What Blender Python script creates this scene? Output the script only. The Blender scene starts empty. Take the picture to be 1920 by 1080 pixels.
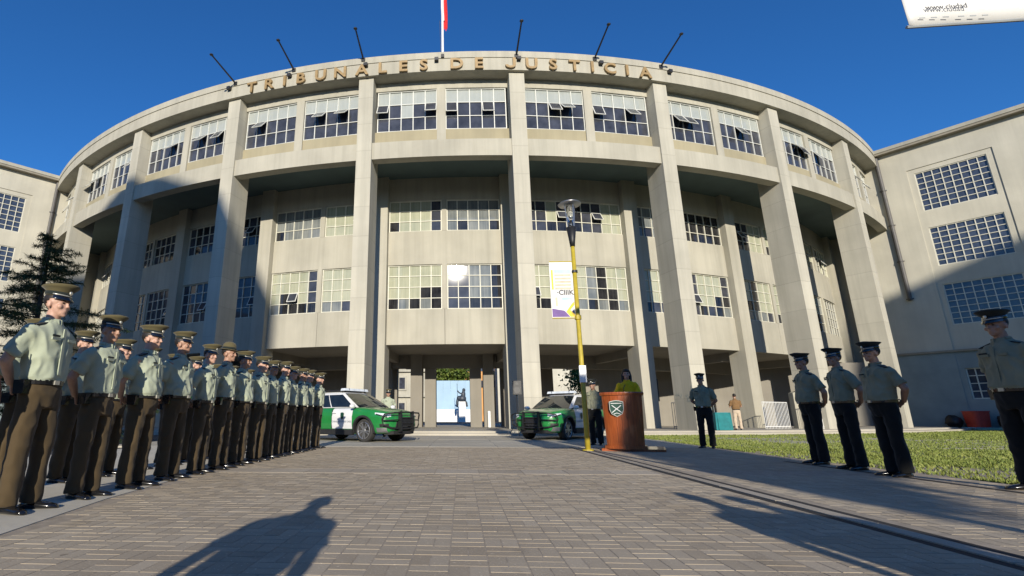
import bpy, bmesh, math, random
import numpy as np
from mathutils import Vector, Matrix, noise

# ------------------------------------------------------------------ camera, sky, sun
sc = bpy.context.scene
COL = sc.collection
rnd = random.Random(7)
D2R = math.radians
YC, R = 72.36, 48.3          # centre and radius of the round front
R2 = 44.0                    # recessed wall
STEP = 10.05                 # angle between the pillars

cam = bpy.data.cameras.new("camera")
camo = bpy.data.objects.new("camera", cam)
COL.objects.link(camo)
camo.location = (0.875, 0, 0.72)
camo.rotation_euler = (D2R(90 + 14.63), 0, D2R(3.52))
cam.sensor_width = 36
cam.lens = 937 / 1920 * 36
cam.shift_x = (960 - 806) / 1920
cam.clip_start = 0.05
cam.clip_end = 2000
sc.camera = camo

SUN_EL, SUN_AZ = 16.75, 4.2   # azimuth from -Y towards +X
w = bpy.data.worlds.new("World")
sc.world = w
w.use_nodes = True
nt = w.node_tree
nt.nodes.clear()
sky = nt.nodes.new("ShaderNodeTexSky")
sky.sky_type = 'NISHITA'
sky.sun_disc = False
sky.sun_elevation = D2R(SUN_EL)
sky.sun_rotation = D2R(180 - SUN_AZ)
sky.altitude = 100
sky.air_density = 1.0
sky.dust_density = 0.25
sky.ozone_density = 9.0
bg = nt.nodes.new("ShaderNodeBackground")
bg.inputs[1].default_value = 0.114
wo = nt.nodes.new("ShaderNodeOutputWorld")
hsv = nt.nodes.new("ShaderNodeHueSaturation")
hsv.inputs["Saturation"].default_value = 1.045
hsv.inputs["Value"].default_value = 1.08
nt.links.new(sky.outputs[0], hsv.inputs["Color"])
nt.links.new(hsv.outputs[0], bg.inputs[0])
nt.links.new(bg.outputs[0], wo.inputs[0])

sl = bpy.data.lights.new("sun", 'SUN')
sl.energy = 4.3
sl.angle = D2R(0.53)
sl.color = (1.0, 0.92, 0.78)
so = bpy.data.objects.new("sun", sl)
COL.objects.link(so)
ca, sa = math.cos(D2R(SUN_EL)), math.sin(D2R(SUN_EL))
SDIR = Vector((-math.sin(D2R(SUN_AZ)) * ca, math.cos(D2R(SUN_AZ)) * ca, -sa))   # travel direction
so.rotation_euler = SDIR.to_track_quat('-Z', 'Y').to_euler()
so.location = (3, -30, 40)

sc.view_settings.view_transform = 'Standard'
sc.view_settings.look = 'None'
sc.view_settings.gamma = 1
sc.view_settings.use_curve_mapping = False
sc.view_settings.exposure = 0.42
sc.cycles.use_denoising = True
sc.cycles.caustics_reflective = False
sc.cycles.caustics_refractive = False
sc.cycles.max_bounces = 6
sc.cycles.sample_clamp_indirect = 6

# ------------------------------------------------------------------ helpers
class MB:
    """collects shapes; build() links them as ONE mesh object"""
    def __init__(s):
        s.v, s.f, s.m = [], [], []
    def add(s, vs, fs, m=0):
        b = len(s.v)
        s.v += [tuple(p) for p in vs]
        s.f += [tuple(i + b for i in f) for f in fs]
        s.m += [m] * len(fs)
        return s
    def hexa(s, p, m=0):        # p: 4 bottom + 4 top, both counter-clockwise from above
        return s.add(p, [(3, 2, 1, 0), (4, 5, 6, 7), (0, 1, 5, 4), (1, 2, 6, 5), (2, 3, 7, 6), (3, 0, 4, 7)], m)
    def box(s, c, d, rz=0, m=0, M=None):
        x, y, z = d[0] / 2, d[1] / 2, d[2] / 2
        ps = [Vector(q) for q in ((-x, -y, -z), (x, -y, -z), (x, y, -z), (-x, y, -z), (-x, -y, z), (x, -y, z), (x, y, z), (-x, y, z))]
        T = Matrix.Translation(c) @ (M if M is not None else Matrix.Rotation(rz, 4, 'Z'))
        return s.hexa([T @ q for q in ps], m)
    def loft(s, rings, m=0, cap=True):
        n = len(rings[0])
        vs = [p for r in rings for p in r]
        fs = []
        for i in range(len(rings) - 1):
            for j in range(n):
                k = (j + 1) % n
                fs.append((i * n + j, i * n + k, (i + 1) * n + k, (i + 1) * n + j))
        if cap:
            fs.append(tuple(reversed(range(n))))
            fs.append(tuple((len(rings) - 1) * n + j for j in range(n)))
        return s.add(vs, fs, m)
    def tube(s, path, rad, n=8, m=0, cap=True):
        path = [Vector(p) for p in path]
        if not hasattr(rad, '__len__'):
            rad = [rad] * len(path)
        rings = []
        ref = None
        for i, p in enumerate(path):
            d = (path[min(i + 1, len(path) - 1)] - path[max(i - 1, 0)]).normalized()
            if ref is None:
                ref = Vector((0, 0, 1)) if abs(d.z) < 0.9 else Vector((1, 0, 0))
            a = d.cross(ref).normalized()
            b = d.cross(a).normalized()
            r = rad[i]
            rings.append([p + r * (math.cos(2 * math.pi * k / n) * a + math.sin(2 * math.pi * k / n) * b) for k in range(n)])
        # keep outward orientation
        return s.loft(rings, m, cap)
    def ell(s, c, r, n=14, k=9, m=0, M=None):
        rings = []
        for i in range(k + 1):
            a = -math.pi / 2 + math.pi * (i + .02 if i == 0 else i - .02 if i == k else i) / k
            ring = []
            for j in range(n):
                t = 2 * math.pi * j / n
                q = Vector((r[0] * math.cos(a) * math.cos(t), r[1] * math.cos(a) * math.sin(t), r[2] * math.sin(a)))
                if M is not None:
                    q = M @ q
                ring.append(q + Vector(c))
            rings.append(ring)
        return s.loft(rings, m)
    def zloft(s, secs, n=20, m=0, ex=2.0):   # secs: (z, rx, ry, cx, cy)
        rings = []
        for q in secs:
            z, rx, ry = q[:3]
            cx, cy = (q[3], q[4]) if len(q) > 3 else (0, 0)
            ring = []
            for j in range(n):
                t = 2 * math.pi * j / n
                c_, s_ = math.cos(t), math.sin(t)
                ring.append((cx + rx * math.copysign(abs(c_) ** (2 / ex), c_), cy + ry * math.copysign(abs(s_) ** (2 / ex), s_), z))
            rings.append(ring)
        return s.loft(rings, m)
    def arc(s, r0, r1, z0, z1, t0, t1, n=24, m=0):
        pr = []
        for i in range(n + 1):
            t = t0 + (t1 - t0) * i / n
            pr.append([rp(t, r0, z0), rp(t, r1, z0), rp(t, r1, z1), rp(t, r0, z1)])
        return s.loft(pr, m)
    def rbox(s, th, r0, r1, hw, z0, z1, m=0):
        t = D2R(th)
        rad = Vector((math.sin(t), -math.cos(t), 0))
        tan = Vector((math.cos(t), math.sin(t), 0))
        C = Vector((0, YC, 0))
        q = [C + rad * r1 - tan * hw, C + rad * r1 + tan * hw, C + rad * r0 + tan * hw, C + rad * r0 - tan * hw]
        return s.hexa([(p.x, p.y, z0) for p in q] + [(p.x, p.y, z1) for p in q], m)
    def prism(s, poly, z0, z1, m=0):
        n = len(poly)
        return s.loft([[(x, y, z0) for x, y in poly], [(x, y, z1) for x, y in poly]], m)
    def mesh(s, name, mats, smooth=False):
        me = bpy.data.meshes.new(name)
        me.from_pydata(s.v, [], s.f)
        for mt in (mats if isinstance(mats, (list, tuple)) else [mats]):
            me.materials.append(mt)
        if any(s.m):
            me.polygons.foreach_set('material_index', s.m)
        if smooth:
            me.polygons.foreach_set('use_smooth', [True] * len(me.polygons))
        me.update()
        return me
    def build(s, name, mats, parent=None, smooth=False, **kw):
        return link(name, s.mesh(name, mats, smooth), parent, **kw)

def rp(th, r, z):
    t = D2R(th)
    return (r * math.sin(t), YC - r * math.cos(t), z)

def link(name, me, parent=None, **kw):
    o = bpy.data.objects.new(name, me)
    COL.objects.link(o)
    if parent is not None:
        o.parent = parent
        l = parent.get('_w')
        if l is not None:
            o.matrix_parent_inverse = Matrix.Translation([-q for q in l])
    for k, val in kw.items():
        o[k] = val
    return o

def empty(name, loc=(0, 0, 0), label=None, cat=None, group=None):
    o = bpy.data.objects.new(name, None)
    COL.objects.link(o)
    o.location = loc
    o['_w'] = [float(q) for q in loc]
    o.empty_display_size = .2
    tag(o, label, cat, group)
    return o

def tag(o, label=None, cat=None, group=None, kind=None):
    if label: o['label'] = label
    if cat: o['category'] = cat
    if group: o['group'] = group
    if kind: o['kind'] = kind
    return o

def recalc(me):
    bm = bmesh.new(); bm.from_mesh(me)
    bmesh.ops.recalc_face_normals(bm, faces=bm.faces)
    bm.to_mesh(me); bm.free()
    return me

def copy_tree(o, parent=None):
    c = o.copy()
    COL.objects.link(c)
    if parent is not None:
        c.parent = parent
    for ch in list(o.children):
        copy_tree(ch, c)
    return c

def evaluated(me, mods):
    """mesh after a list of (type, settings) modifiers"""
    o = bpy.data.objects.new("tmp", me)
    COL.objects.link(o)
    for ty, st in mods:
        md = o.modifiers.new(ty, ty)
        for k, val in st.items():
            setattr(md, k, val)
    dg = bpy.context.evaluated_depsgraph_get()
    dg.update()
    out = bpy.data.meshes.new_from_object(o.evaluated_get(dg))
    bpy.data.objects.remove(o)
    return out

def text_mesh(txt, size, depth, mat, name="lettering", bold=0.0):
    cu = bpy.data.curves.new(name, 'FONT')
    cu.body = txt
    cu.size = size
    cu.extrude = depth
    cu.offset = bold
    cu.align_x = 'CENTER'
    cu.resolution_u = 3
    o = bpy.data.objects.new("tmp", cu)
    COL.objects.link(o)
    dg = bpy.context.evaluated_depsgraph_get()
    dg.update()
    me = bpy.data.meshes.new_from_object(o.evaluated_get(dg))
    bpy.data.objects.remove(o)
    me.materials.clear()
    me.materials.append(mat)
    return me

# ------------------------------------------------------------------ materials
class NT:
    def __init__(s, name):
        s.mat = bpy.data.materials.new(name)
        s.mat.use_nodes = True
        s.t = s.mat.node_tree
        s.b = s.t.nodes["Principled BSDF"]
    def n(s, ty, **kw):
        x = s.t.nodes.new("ShaderNode" + ty)
        for k, val in kw.items():
            if k.startswith('i_'):
                x.inputs[k[2:].replace('_', ' ')].default_value = val
            else:
                setattr(x, k, val)
        return x
    def l(s, a, b):
        s.t.links.new(a, b)
    def pos(s, scale=(1, 1, 1), obj=False):
        src = s.n("TexCoord").outputs["Object"] if obj else s.n("NewGeometry").outputs["Position"]
        mp = s.n("Mapping")
        mp.inputs["Scale"].default_value = scale
        s.l(src, mp.inputs["Vector"])
        return mp.outputs[0]
    def noise(s, scale, detail=4, sc3=(1, 1, 1), rough=.55, obj=False):
        x = s.n("TexNoise", i_Scale=scale, i_Detail=detail, i_Roughness=rough)
        s.l(s.pos(sc3, obj), x.inputs["Vector"])
        return x.outputs["Fac"]
    def ramp(s, fac, stops):
        x = s.n("ValToRGB")
        el = x.color_ramp.elements
        while len(el) < len(stops):
            el.new(.5)
        for e, (p, c) in zip(el, stops):
            e.position = p
            e.color = (*c, 1) if len(c) == 3 else c
        s.l(fac, x.inputs[0])
        return x.outputs[0]
    def math(s, op, a, b=None):
        x = s.n("Math", operation=op)
        for i, q in enumerate((a, b)):
            if q is None: continue
            if isinstance(q, (int, float)): x.inputs[i].default_value = q
            else: s.l(q, x.inputs[i])
        return x.outputs[0]
    def mix(s, fac, a, b, mode='MIX'):
        x = s.n("Mix", data_type='RGBA', blend_type=mode)
        for i, q in ((0, fac), (6, a), (7, b)):
            if isinstance(q, (int, float)): x.inputs[i].default_value = q
            elif isinstance(q, tuple): x.inputs[i].default_value = (*q, 1)
            else: s.l(q, x.inputs[i])
        return x.outputs[2]
    def bump(s, h, strength=.3, dist=.02):
        x = s.n("Bump", i_Strength=strength, i_Distance=dist)
        s.l(h, x.inputs["Height"])
        s.l(x.outputs[0], s.b.inputs["Normal"])

def plain(name, col, rough=.6, metal=0, var=.15, nscale=6, bump=0, spec=None, obj=True, coat=0):
    m = NT(name)
    f = m.noise(nscale, 5, obj=obj)
    lo = tuple(c * (1 - var) for c in col)
    hi = tuple(min(1, c * (1 + var)) for c in col)
    m.l(m.ramp(f, [(.3, lo), (.7, hi)]), m.b.inputs["Base Color"])
    m.b.inputs["Roughness"].default_value = rough
    m.b.inputs["Metallic"].default_value = metal
    if coat: m.b.inputs["Coat Weight"].default_value = coat
    if spec is not None: m.b.inputs["Specular IOR Level"].default_value = spec
    if bump: m.bump(f, bump, .01)
    return m.mat

def concrete(name, base, streak=.5, lines=0.0, dark=.62):
    m = NT(name)
    big = m.noise(.35, 5)
    st = m.noise(1.0, 5, (2.2, 2.2, .10), .65)
    st2 = m.noise(1.0, 4, (9, 9, .25), .6)
    fine = m.noise(14, 4)
    c0 = tuple(c * .88 for c in base)
    c1 = tuple(min(1, c * 1.07) for c in base)
    col = m.ramp(big, [(.35, c0), (.65, c1)])
    k = m.math('MULTIPLY', m.ramp(st, [(.42, (0, 0, 0)), (.75, (1, 1, 1))]), streak)
    col = m.mix(k, col, tuple(base[i] * dark * (.97, 1, 1.0)[i] for i in range(3)))
    k2 = m.math('MULTIPLY', m.ramp(st2, [(.45, (0, 0, 0)), (.72, (1, 1, 1))]), streak * .25)
    col = m.mix(k2, col, tuple(c * .75 for c in base))
    h = m.math('MULTIPLY', fine, .5)
    if lines:
        sep = m.n("SeparateXYZ")
        m.l(m.pos(), sep.inputs[0])
        fr = m.math('FRACT', m.math('DIVIDE', sep.outputs[2], lines))
        ln = m.math('LESS_THAN', fr, .022)
        col = m.mix(m.math('MULTIPLY', ln, .35), col, tuple(c * .5 for c in base))
        # each lift of the pour has its own tone
        wn = m.n("TexWhiteNoise", noise_dimensions='1D')
        m.l(m.math('FLOOR', m.math('DIVIDE', sep.outputs[2], lines)), wn.inputs["W"])
        col = m.mix(m.math('MULTIPLY', wn.outputs["Value"], .22), col, tuple(c * .62 for c in base))
        h = m.math('SUBTRACT', h, m.math('MULTIPLY', ln, 1.0))
    m.l(col, m.b.inputs["Base Color"])
    m.b.inputs["Roughness"].default_value = .88
    m.b.inputs["Specular IOR Level"].default_value = .25
    m.bump(h, .35, .02)
    return m.mat

def paver_mat(name, c0, c1, dust):
    m = NT(name)
    oi = m.n("ObjectInfo").outputs["Random"]
    ri = m.n("NewGeometry").outputs["Random Per Island"]
    k = m.math('FRACT', m.math('ADD', oi, ri))
    col = m.ramp(k, [(0, c0), (.5, tuple((a + b) / 2 for a, b in zip(c0, c1))), (.85, c1), (1, tuple(c * 1.12 for c in c1))])
    big = m.noise(.8, 6)
    col = m.mix(m.math('MULTIPLY', m.ramp(big, [(.45, (0, 0, 0)), (.7, (1, 1, 1))]), .5), col, dust)
    spk = m.noise(55, 3)
    col = m.mix(m.math('MULTIPLY', m.ramp(spk, [(.62, (0, 0, 0)), (.72, (1, 1, 1))]), .6), col, tuple(min(1, c * 1.7) for c in dust))
    st = m.noise(2.3, 5)
    col = m.mix(m.math('MULTIPLY', m.ramp(st, [(.6, (0, 0, 0)), (.72, (1, 1, 1))]), .45), col, tuple(c * .55 for c in c0))
    pat = m.noise(.55, 7, (1, .45, 1), .62)
    col = m.mix(m.math('MULTIPLY', m.ramp(pat, [(.50, (0, 0, 0)), (.68, (1, 1, 1))]), .40), col, tuple(min(1, c * 1.05) for c in dust))
    gum = m.n("TexVoronoi", i_Scale=2.6)
    m.l(m.pos(), gum.inputs["Vector"])
    gm = m.math('LESS_THAN', gum.outputs["Distance"], .055)
    col = m.mix(m.math('MULTIPLY', gm, .55), col, tuple(c * .4 for c in c0))
    m.l(col, m.b.inputs["Base Color"])
    m.b.inputs["Roughness"].default_value = .92
    m.b.inputs["Specular IOR Level"].default_value = .08
    m.bump(m.noise(70, 4), .5, .004)
    return m.mat

M = {}
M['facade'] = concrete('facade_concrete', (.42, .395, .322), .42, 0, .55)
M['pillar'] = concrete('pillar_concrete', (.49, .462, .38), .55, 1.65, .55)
M['wing'] = concrete('wing_plaster', (.525, .495, .405), .28, 0)
M['sill'] = concrete('sill_panel', (.34, .30, .20), .35, 0)
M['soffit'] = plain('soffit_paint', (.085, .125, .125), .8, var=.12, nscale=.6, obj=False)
M['eave'] = concrete('eave_concrete', (.30, .27, .21), .5, 0)
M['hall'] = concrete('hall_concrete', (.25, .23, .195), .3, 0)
M['frame'] = plain('window_frame_paint', (.62, .60, .50), .55, var=.1)
M['frame_white'] = plain('sash_white_paint', (.62, .62, .57), .5, var=.06)
def curtain(name, lo, hi, nscale, rough=.9):
    m = NT(name)
    f = m.noise(nscale, 3)
    g = m.noise(1.0, 3, (11, 11, .4))
    k = m.math('ADD', m.math('MULTIPLY', f, .5), m.math('MULTIPLY', g, .5))
    m.l(m.ramp(k, [(.35, lo), (.65, hi)]), m.b.inputs["Base Color"])
    m.b.inputs["Roughness"].default_value = rough
    m.b.inputs["Specular IOR Level"].default_value = 0
    m.b.inputs["Coat Weight"].default_value = 1
    m.b.inputs["Coat Roughness"].default_value = .015
    m.b.inputs["Coat IOR"].default_value = 1.5
    return m.mat
M['blind'] = curtain('pane_with_white_blind', (.32, .345, .325), (.38, .40, .375), 1.1)
M['pale'] = curtain('pane_with_pale_curtain', (.29, .305, .225), (.42, .42, .31), .7)
M['grey'] = curtain('pane_with_grey_curtain', (.11, .125, .13), (.24, .25, .235), .9)
M['room'] = curtain('pane_before_dark_room', (.006, .007, .010), (.040, .040, .042), 1.6)
M['dark'] = plain('pane_dark_glass', (.046, .050, .064), .03, var=.4, nscale=1.5, obj=False, spec=.5)
M['glass_wing'] = plain('wing_glass', (.045, .055, .080), .09, var=.35, nscale=3, obj=False, spec=.8)
M['gold'] = plain('letter_bronze', (.29, .195, .085), .55, metal=.1, var=.2)
M['iron'] = plain('black_iron', (.02, .02, .022), .45, var=.2)
M['steel'] = plain('steel', (.5, .5, .5), .35, metal=.9, var=.08)
M['white'] = plain('white_paint', (.78, .78, .76), .45, var=.05)
M['redpipe'] = plain('red_pipe_paint', (.30, .07, .05), .5)
M['pipe'] = plain('drain_pipe_zinc', (.09, .085, .08), .6)
M['teal'] = plain('teal_cloth', (.012, .17, .18), .8)
M['tealpaint'] = plain('blue_green_wall_paint', (.22, .27, .27), .7, var=.12, nscale=1, obj=False)
M['red'] = plain('red_plastic', (.45, .045, .03), .5)
M['yellow'] = plain('post_yellow_paint', (.44, .34, .035), .45, var=.14, nscale=9)
M['black'] = plain('black_plastic', (.014, .014, .015), .5)
M['paver'] = paver_mat('brick_paver', (.345, .284, .208), (.395, .332, .248), (.48, .41, .31))
M['slab'] = paver_mat('concrete_slab', (.36, .305, .235), (.43, .37, .29), (.48, .42, .33))
M['kerb'] = paver_mat('kerb_stone', (.33, .285, .225), (.40, .35, .28), (.43, .38, .31))
M['joint'] = plain('sand_joint', (.33, .275, .21), .95, var=.25, nscale=9, obj=False)
M['asphalt'] = plain('asphalt', (.055, .055, .055), .9, var=.3, nscale=5, obj=False)
M['apron'] = concrete('apron_concrete', (.43, .395, .325), .2, 0)
M['strip'] = concrete('strip_concrete', (.54, .50, .415), .12, 0)

def grass_mat():
    m = NT('lawn_grass')
    ri = m.n("NewGeometry").outputs["Random Per Island"]
    big = m.noise(.5, 4)
    k = m.math('ADD', m.math('MULTIPLY', ri, .6), m.math('MULTIPLY', big, .5))
    m.l(m.ramp(k, [(.15, (.10, .145, .024)), (.5, (.175, .215, .036)), (.85, (.26, .28, .07))]), m.b.inputs["Base Color"])
    m.b.inputs["Roughness"].default_value = .7
    m.b.inputs["Transmission Weight"].default_value = 0
    return m.mat
M['grass'] = grass_mat()
M['soil'] = plain('lawn_soil', (.17, .18, .055), .95, var=.4, nscale=3, obj=False)

# ------------------------------------------------------------------ ground
def sheet(name, poly, z, mat, **kw):
    me = bpy.data.meshes.new(name)
    me.from_pydata([(x, y, z) for x, y in poly], [], [tuple(range(len(poly)))])
    me.materials.append(mat)
    return link(name, me, None, **kw)

sheet('ground', [(-700, -700), (700, -700), (700, 900), (-700, 900)], -.07, M['asphalt'], kind='structure')

def left_edge(y):
    pts = [(1.0, -1.5), (3.3, -2.08), (4.8, -2.42), (8.4, -2.9), (12.5, -3.07), (30, -3.1)]
    return float(np.interp(y, [p[0] for p in pts], [p[1] for p in pts]))
def lawn_edge(y):
    pts = [(1, 7.15), (7.2, 7.02), (9.9, 7.02), (17.2, 7.42), (30, 8.0)]
    return float(np.interp(y, [p[0] for p in pts], [p[1] for p in pts]))

drive = sheet('paved_drive', [(-4, -8), (8.5, -8), (8.5, 23), (-4, 23)], -.0019, M['joint'], kind='structure')
apron = MB()
ys = [13.62, 15.2, 16.8, 18.4, 20.0, 21.6, 23.4]
for j in range(len(ys) - 1):
    xs = [-9, -7.2, -5.4] + [-3.6 + 1.8 * k for k in range(13)]
    for i in range(len(xs) - 1):
        apron.box(((xs[i] + xs[i + 1]) / 2, (ys[j] + ys[j + 1]) / 2, -.02 + rnd.uniform(-.0015, .0015)), (1.79, ys[j + 1] - ys[j] - .01, .05))
apron.build('concrete_slab', M['apron'], drive, kind='stuff')

# pavers in basket weave
U = .2
cells = []
y = 1.0
def in_strip(y): return 7.15 < y < 7.75
ny = int((13.6 - 1.0) / U)
for j in range(ny):
    cy = 1.0 + (j + .5) * U
    if in_strip(cy): continue
    x0, x1 = left_edge(cy) + .02, lawn_edge(cy)
    for i in range(-20, 40):
        cx = (i + .5) * U
        if cx - .1 < x0 or cx + .1 > x1: continue
        if cx + .1 > 3.68 and cx - .1 < 3.895: continue
        if cx + .1 > 6.44 and cx - .1 < 6.52 and cy < 9.6: continue
        for k in (-1, 1):
            if (i + j) % 2:
                cells.append((cx, cy + k * .05, .1955, .0955))
            else:
                cells.append((cx + k * .05, cy, .0955, .1955))
def paver_verts(w_, d_, h=.03):
    x, y = w_ / 2, d_ / 2
    b = .002
    return [(-x, -y, -h), (x, -y, -h), (x, y, -h), (-x, y, -h), (-x + b, -y + b, 0), (x - b, -y + b, 0), (x - b, y - b, 0), (-x + b, y - b, 0)]
PF = [(4, 5, 6, 7), (0, 1, 5, 4), (1, 2, 6, 5), (2, 3, 7, 6), (3, 0, 4, 7)]
# the 300 that show largest: in view and nearest
def in_view(cx, cy):
    d = Vector((cx, cy, 0)) - Vector((.875, 0, .72))
    p, ya = D2R(14.63), D2R(-3.52)
    f = Vector((math.sin(ya) * math.cos(p), math.cos(ya) * math.cos(p), math.sin(p)))
    r_ = Vector((math.cos(ya), -math.sin(ya), 0))
    u_ = r_.cross(f)
    q = d.dot(f)
    if q < .1: return None
    px, py = 806 + 937 * d.dot(r_) / q, 540 - 937 * d.dot(u_) / q
    return (px, py)
ranked = []
for c in cells:
    q = in_view(c[0], c[1])
    if q and -20 < q[0] < 1940 and q[1] < 1095:
        ranked.append((c[1] + .15 * abs(c[0]), c))
ranked.sort()
near = set(c for _, c in ranked[:300])
pm = {}
for key in ((.1955, .0955), (.0955, .1955)):
    me = bpy.data.meshes.new('paver')
    me.from_pydata(paver_verts(*key), [], PF)
    me.materials.append(M['paver'])
    pm[key] = me
rest = MB()
for c in cells:
    z = rnd.uniform(-.0009, .0004)
    tx, ty = rnd.uniform(-.003, .003), rnd.uniform(-.003, .003)
    if c in near:
        o = link('paver', pm[(c[2], c[3])], drive)
        o.location = (c[0], c[1], z)
        o.rotation_euler = (tx, ty, rnd.uniform(-.012, .012))
    else:
        rest.add([(c[0] + px, c[1] + py, z + pz + px * ty + py * tx) for px, py, pz in paver_verts(c[2], c[3])], PF)
rest.build('paver', M['paver'], drive, kind='stuff')
# light slab row across the drive
for i in range(11):
    x = -2.5 + .6 * i + .3
    if x > 3.6: break
    MB().box((x, 7.45, -.02), (.59, .58, .045)).build('cross_slab', M['slab'], drive)

strip = MB()
edge = [(left_edge(yy), yy) for yy in (-6, 1, 2, 3.3, 4.8, 6.5, 8.4, 10.5, 12.5, 13.6)]
strip.prism([(-7.5, -6)] + edge + [(-7.5, 13.6)], -.05, .004)
strip.build('concrete_path', M['strip'], None, kind='structure')
# kerb stones and drain slot
M['slot'] = plain('drain_slot', (.018, .016, .016), .9)
kb = sheet('drain_channel', [(3.6, -4), (3.90, -4), (3.90, 13.6), (3.6, 13.6)], -.0012, M['slot'], kind='structure')
sheet('drain_channel', [(6.41, .5), (6.50, .5), (6.50, 9.5), (6.41, 9.5)], .0022, M['slot'], kind='structure')
yy = -3.0
while yy < 13.5:
    L = 1.0
    MB().box((3.735, yy + .5, -.018), (.12, .985, .05)).build('kerb_stone', M['kerb'], kb)
    pass
    yy += L

# lawn
lawn_poly = [(lawn_edge(q), q) for q in (1, 7.2, 9.9, 17.2, 30)] + [(60, 50), (60, 1)]
sheet('lawn_ground', lawn_poly, -.002, M['soil'], kind='structure')
def blades(name, n, region, hmin, hmax, seed):
    g = np.random.default_rng(seed)
    P = region(g, n)
    n = len(P)
    h = g.uniform(hmin, hmax, n) * (1 + .02 * P[:, 1])
    wd = g.uniform(.005, .010, n) * (1 + .08 * P[:, 1])
    a = g.uniform(0, 6.283, n)
    lean = g.normal(0, .5, (n, 2)) * h[:, None]
    v = np.zeros((n, 3, 3))
    dx, dy = np.cos(a) * wd, np.sin(a) * wd
    v[:, 0] = np.stack([P[:, 0] - dx, P[:, 1] - dy, np.zeros(n) - .002], 1)
    v[:, 1] = np.stack([P[:, 0] + dx, P[:, 1] + dy, np.zeros(n) - .002], 1)
    v[:, 2] = np.stack([P[:, 0] + lean[:, 0], P[:, 1] + lean[:, 1], h], 1)
    me = bpy.data.meshes.new(name)
    me.vertices.add(n * 3); me.loops.add(n * 3); me.polygons.add(n)
    me.vertices.foreach_set('co', v.ravel())
    me.loops.foreach_set('vertex_index', np.arange(n * 3))
    me.polygons.foreach_set('loop_start', np.arange(n) * 3)
    me.materials.append(M['grass'])
    me.update(); me.validate()
    return link(name, me, None, kind='stuff', label='short green lawn beside the paved walk', category='grass')
def lawn_region(g, n):
    t = g.uniform(0, 1, n) ** 1.8
    Y = 4.5 + 27 * t
    X0 = np.interp(Y, [1, 7.2, 9.9, 17.2, 30], [7.15, 7.02, 7.02, 7.42, 8.0])
    X = X0 + .03 + g.uniform(0, 1, n) ** 1.3 * (3 + 1.15 * Y)
    rr = np.hypot(X, YC - Y)
    keep = (rr > 50.1) & ((X * .761 + (Y) * .648) < (33.4 * .761 + 36.7 * .648) - .8)
    bare = np.array([noise.noise(Vector((a * .55, b * .55, 3.3))) + .5 * noise.noise(Vector((a * 2.1, b * 2.1, 7.1))) for a, b in zip(X, Y)])
    keep &= (bare > -.22) | (g.uniform(0, 1, n) < .22)
    return np.stack([X, Y], 1)[keep]
blades('grass', 200000, lawn_region, .018, .042, 3)

# ------------------------------------------------------------------ courthouse
PLAT = .18
plat = MB()
plat.arc(20, 49.35, -.06, PLAT, -62, 62, 60)
plat.build('platform', M['apron'], None, kind='structure')
stp = MB()
stp.arc(49.352, 49.95, -.06, .095, -62, 62, 60)
stp.build('platform_step', M['apron'], None, kind='structure')

ch = empty('courthouse', (0, 24.06, PLAT), 'cream concrete round-fronted courthouse with tall pillars and raised bronze lettering', 'courthouse')

# outer pillars
for k in (-9, -7, -5, -3, -1, 1, 3, 5, 7, 9):
    b = MB()
    th = k * STEP / 2
    b.rbox(th, R - 1.42, R, .425, PLAT - .02, 19.452)
    b.build('pillar', M['pillar'], ch)

T0 = 4.6 * STEP
# cornice
b = MB(); b.arc(R - .62, R + .20, 19.45, 20.24, -T0, T0, 110); b.build('cornice', M['facade'], ch)
b = MB(); b.arc(R - .62, R + .245, 20.24, 20.64, -T0, T0, 110); b.build('parapet', M['facade'], ch)
b = MB(); b.arc(33.5, R - .621, 19.47, 20.5, -T0, T0, 80); b.build('roof_slab', M['eave'], ch)
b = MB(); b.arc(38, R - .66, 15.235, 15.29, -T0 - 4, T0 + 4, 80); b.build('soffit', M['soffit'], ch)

RW = R - .66          # face of the top storey wall
bays = [STEP * k for k in (-4, -3, -2, -1, 0, 1, 2, 3, 4)]
for c in bays:
    h = STEP / 2 - .49
    # ring beam
    b = MB(); b.arc(R - .655, R - .10, 14.36, 15.36, c - h, c + h, 14); b.build('ring_beam', M['facade'], ch)
    b = MB(); b.arc(RW - .3, RW, 15.3, 16.33, c - h, c + h, 14); b.build('sill_panel', M['sill'], ch)
    b = MB(); b.arc(RW - .3, RW + .04, 18.93, 19.46, c - h, c + h, 14); b.build('lintel', M['facade'], ch)
    b = MB(); b.rbox(c, RW - .3, RW + .10, .25, 15.3, 18.935); b.build('mullion_pier', M['facade'], ch)

# recessed wall behind the pillars
for c in bays:
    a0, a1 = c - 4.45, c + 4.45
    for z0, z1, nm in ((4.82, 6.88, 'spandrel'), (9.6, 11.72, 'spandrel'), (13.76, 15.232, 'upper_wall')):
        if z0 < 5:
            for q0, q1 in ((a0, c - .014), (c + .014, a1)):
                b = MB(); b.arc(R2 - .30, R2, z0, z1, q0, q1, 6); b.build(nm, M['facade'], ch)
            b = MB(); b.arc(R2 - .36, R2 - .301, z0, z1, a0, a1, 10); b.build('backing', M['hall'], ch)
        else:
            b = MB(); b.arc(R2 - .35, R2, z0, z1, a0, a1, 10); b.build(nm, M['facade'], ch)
    for z0, z1 in ((6.88, 9.6), (11.72, 13.76)):
        b = MB(); b.rbox(c, R2 - .3, R2 + .015, .15, z0, z1); b.build('window_post', M['facade'], ch)
for k in (-9, -7, -5, -3, -1, 1, 3, 5, 7, 9):
    b = MB()
    b.rbox(k * STEP / 2, R2 - .75, R2 + .38, .46, PLAT - .02, 15.233)
    b.build('inner_column', M['facade'] if abs(k) < 20 else None, ch)

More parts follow.
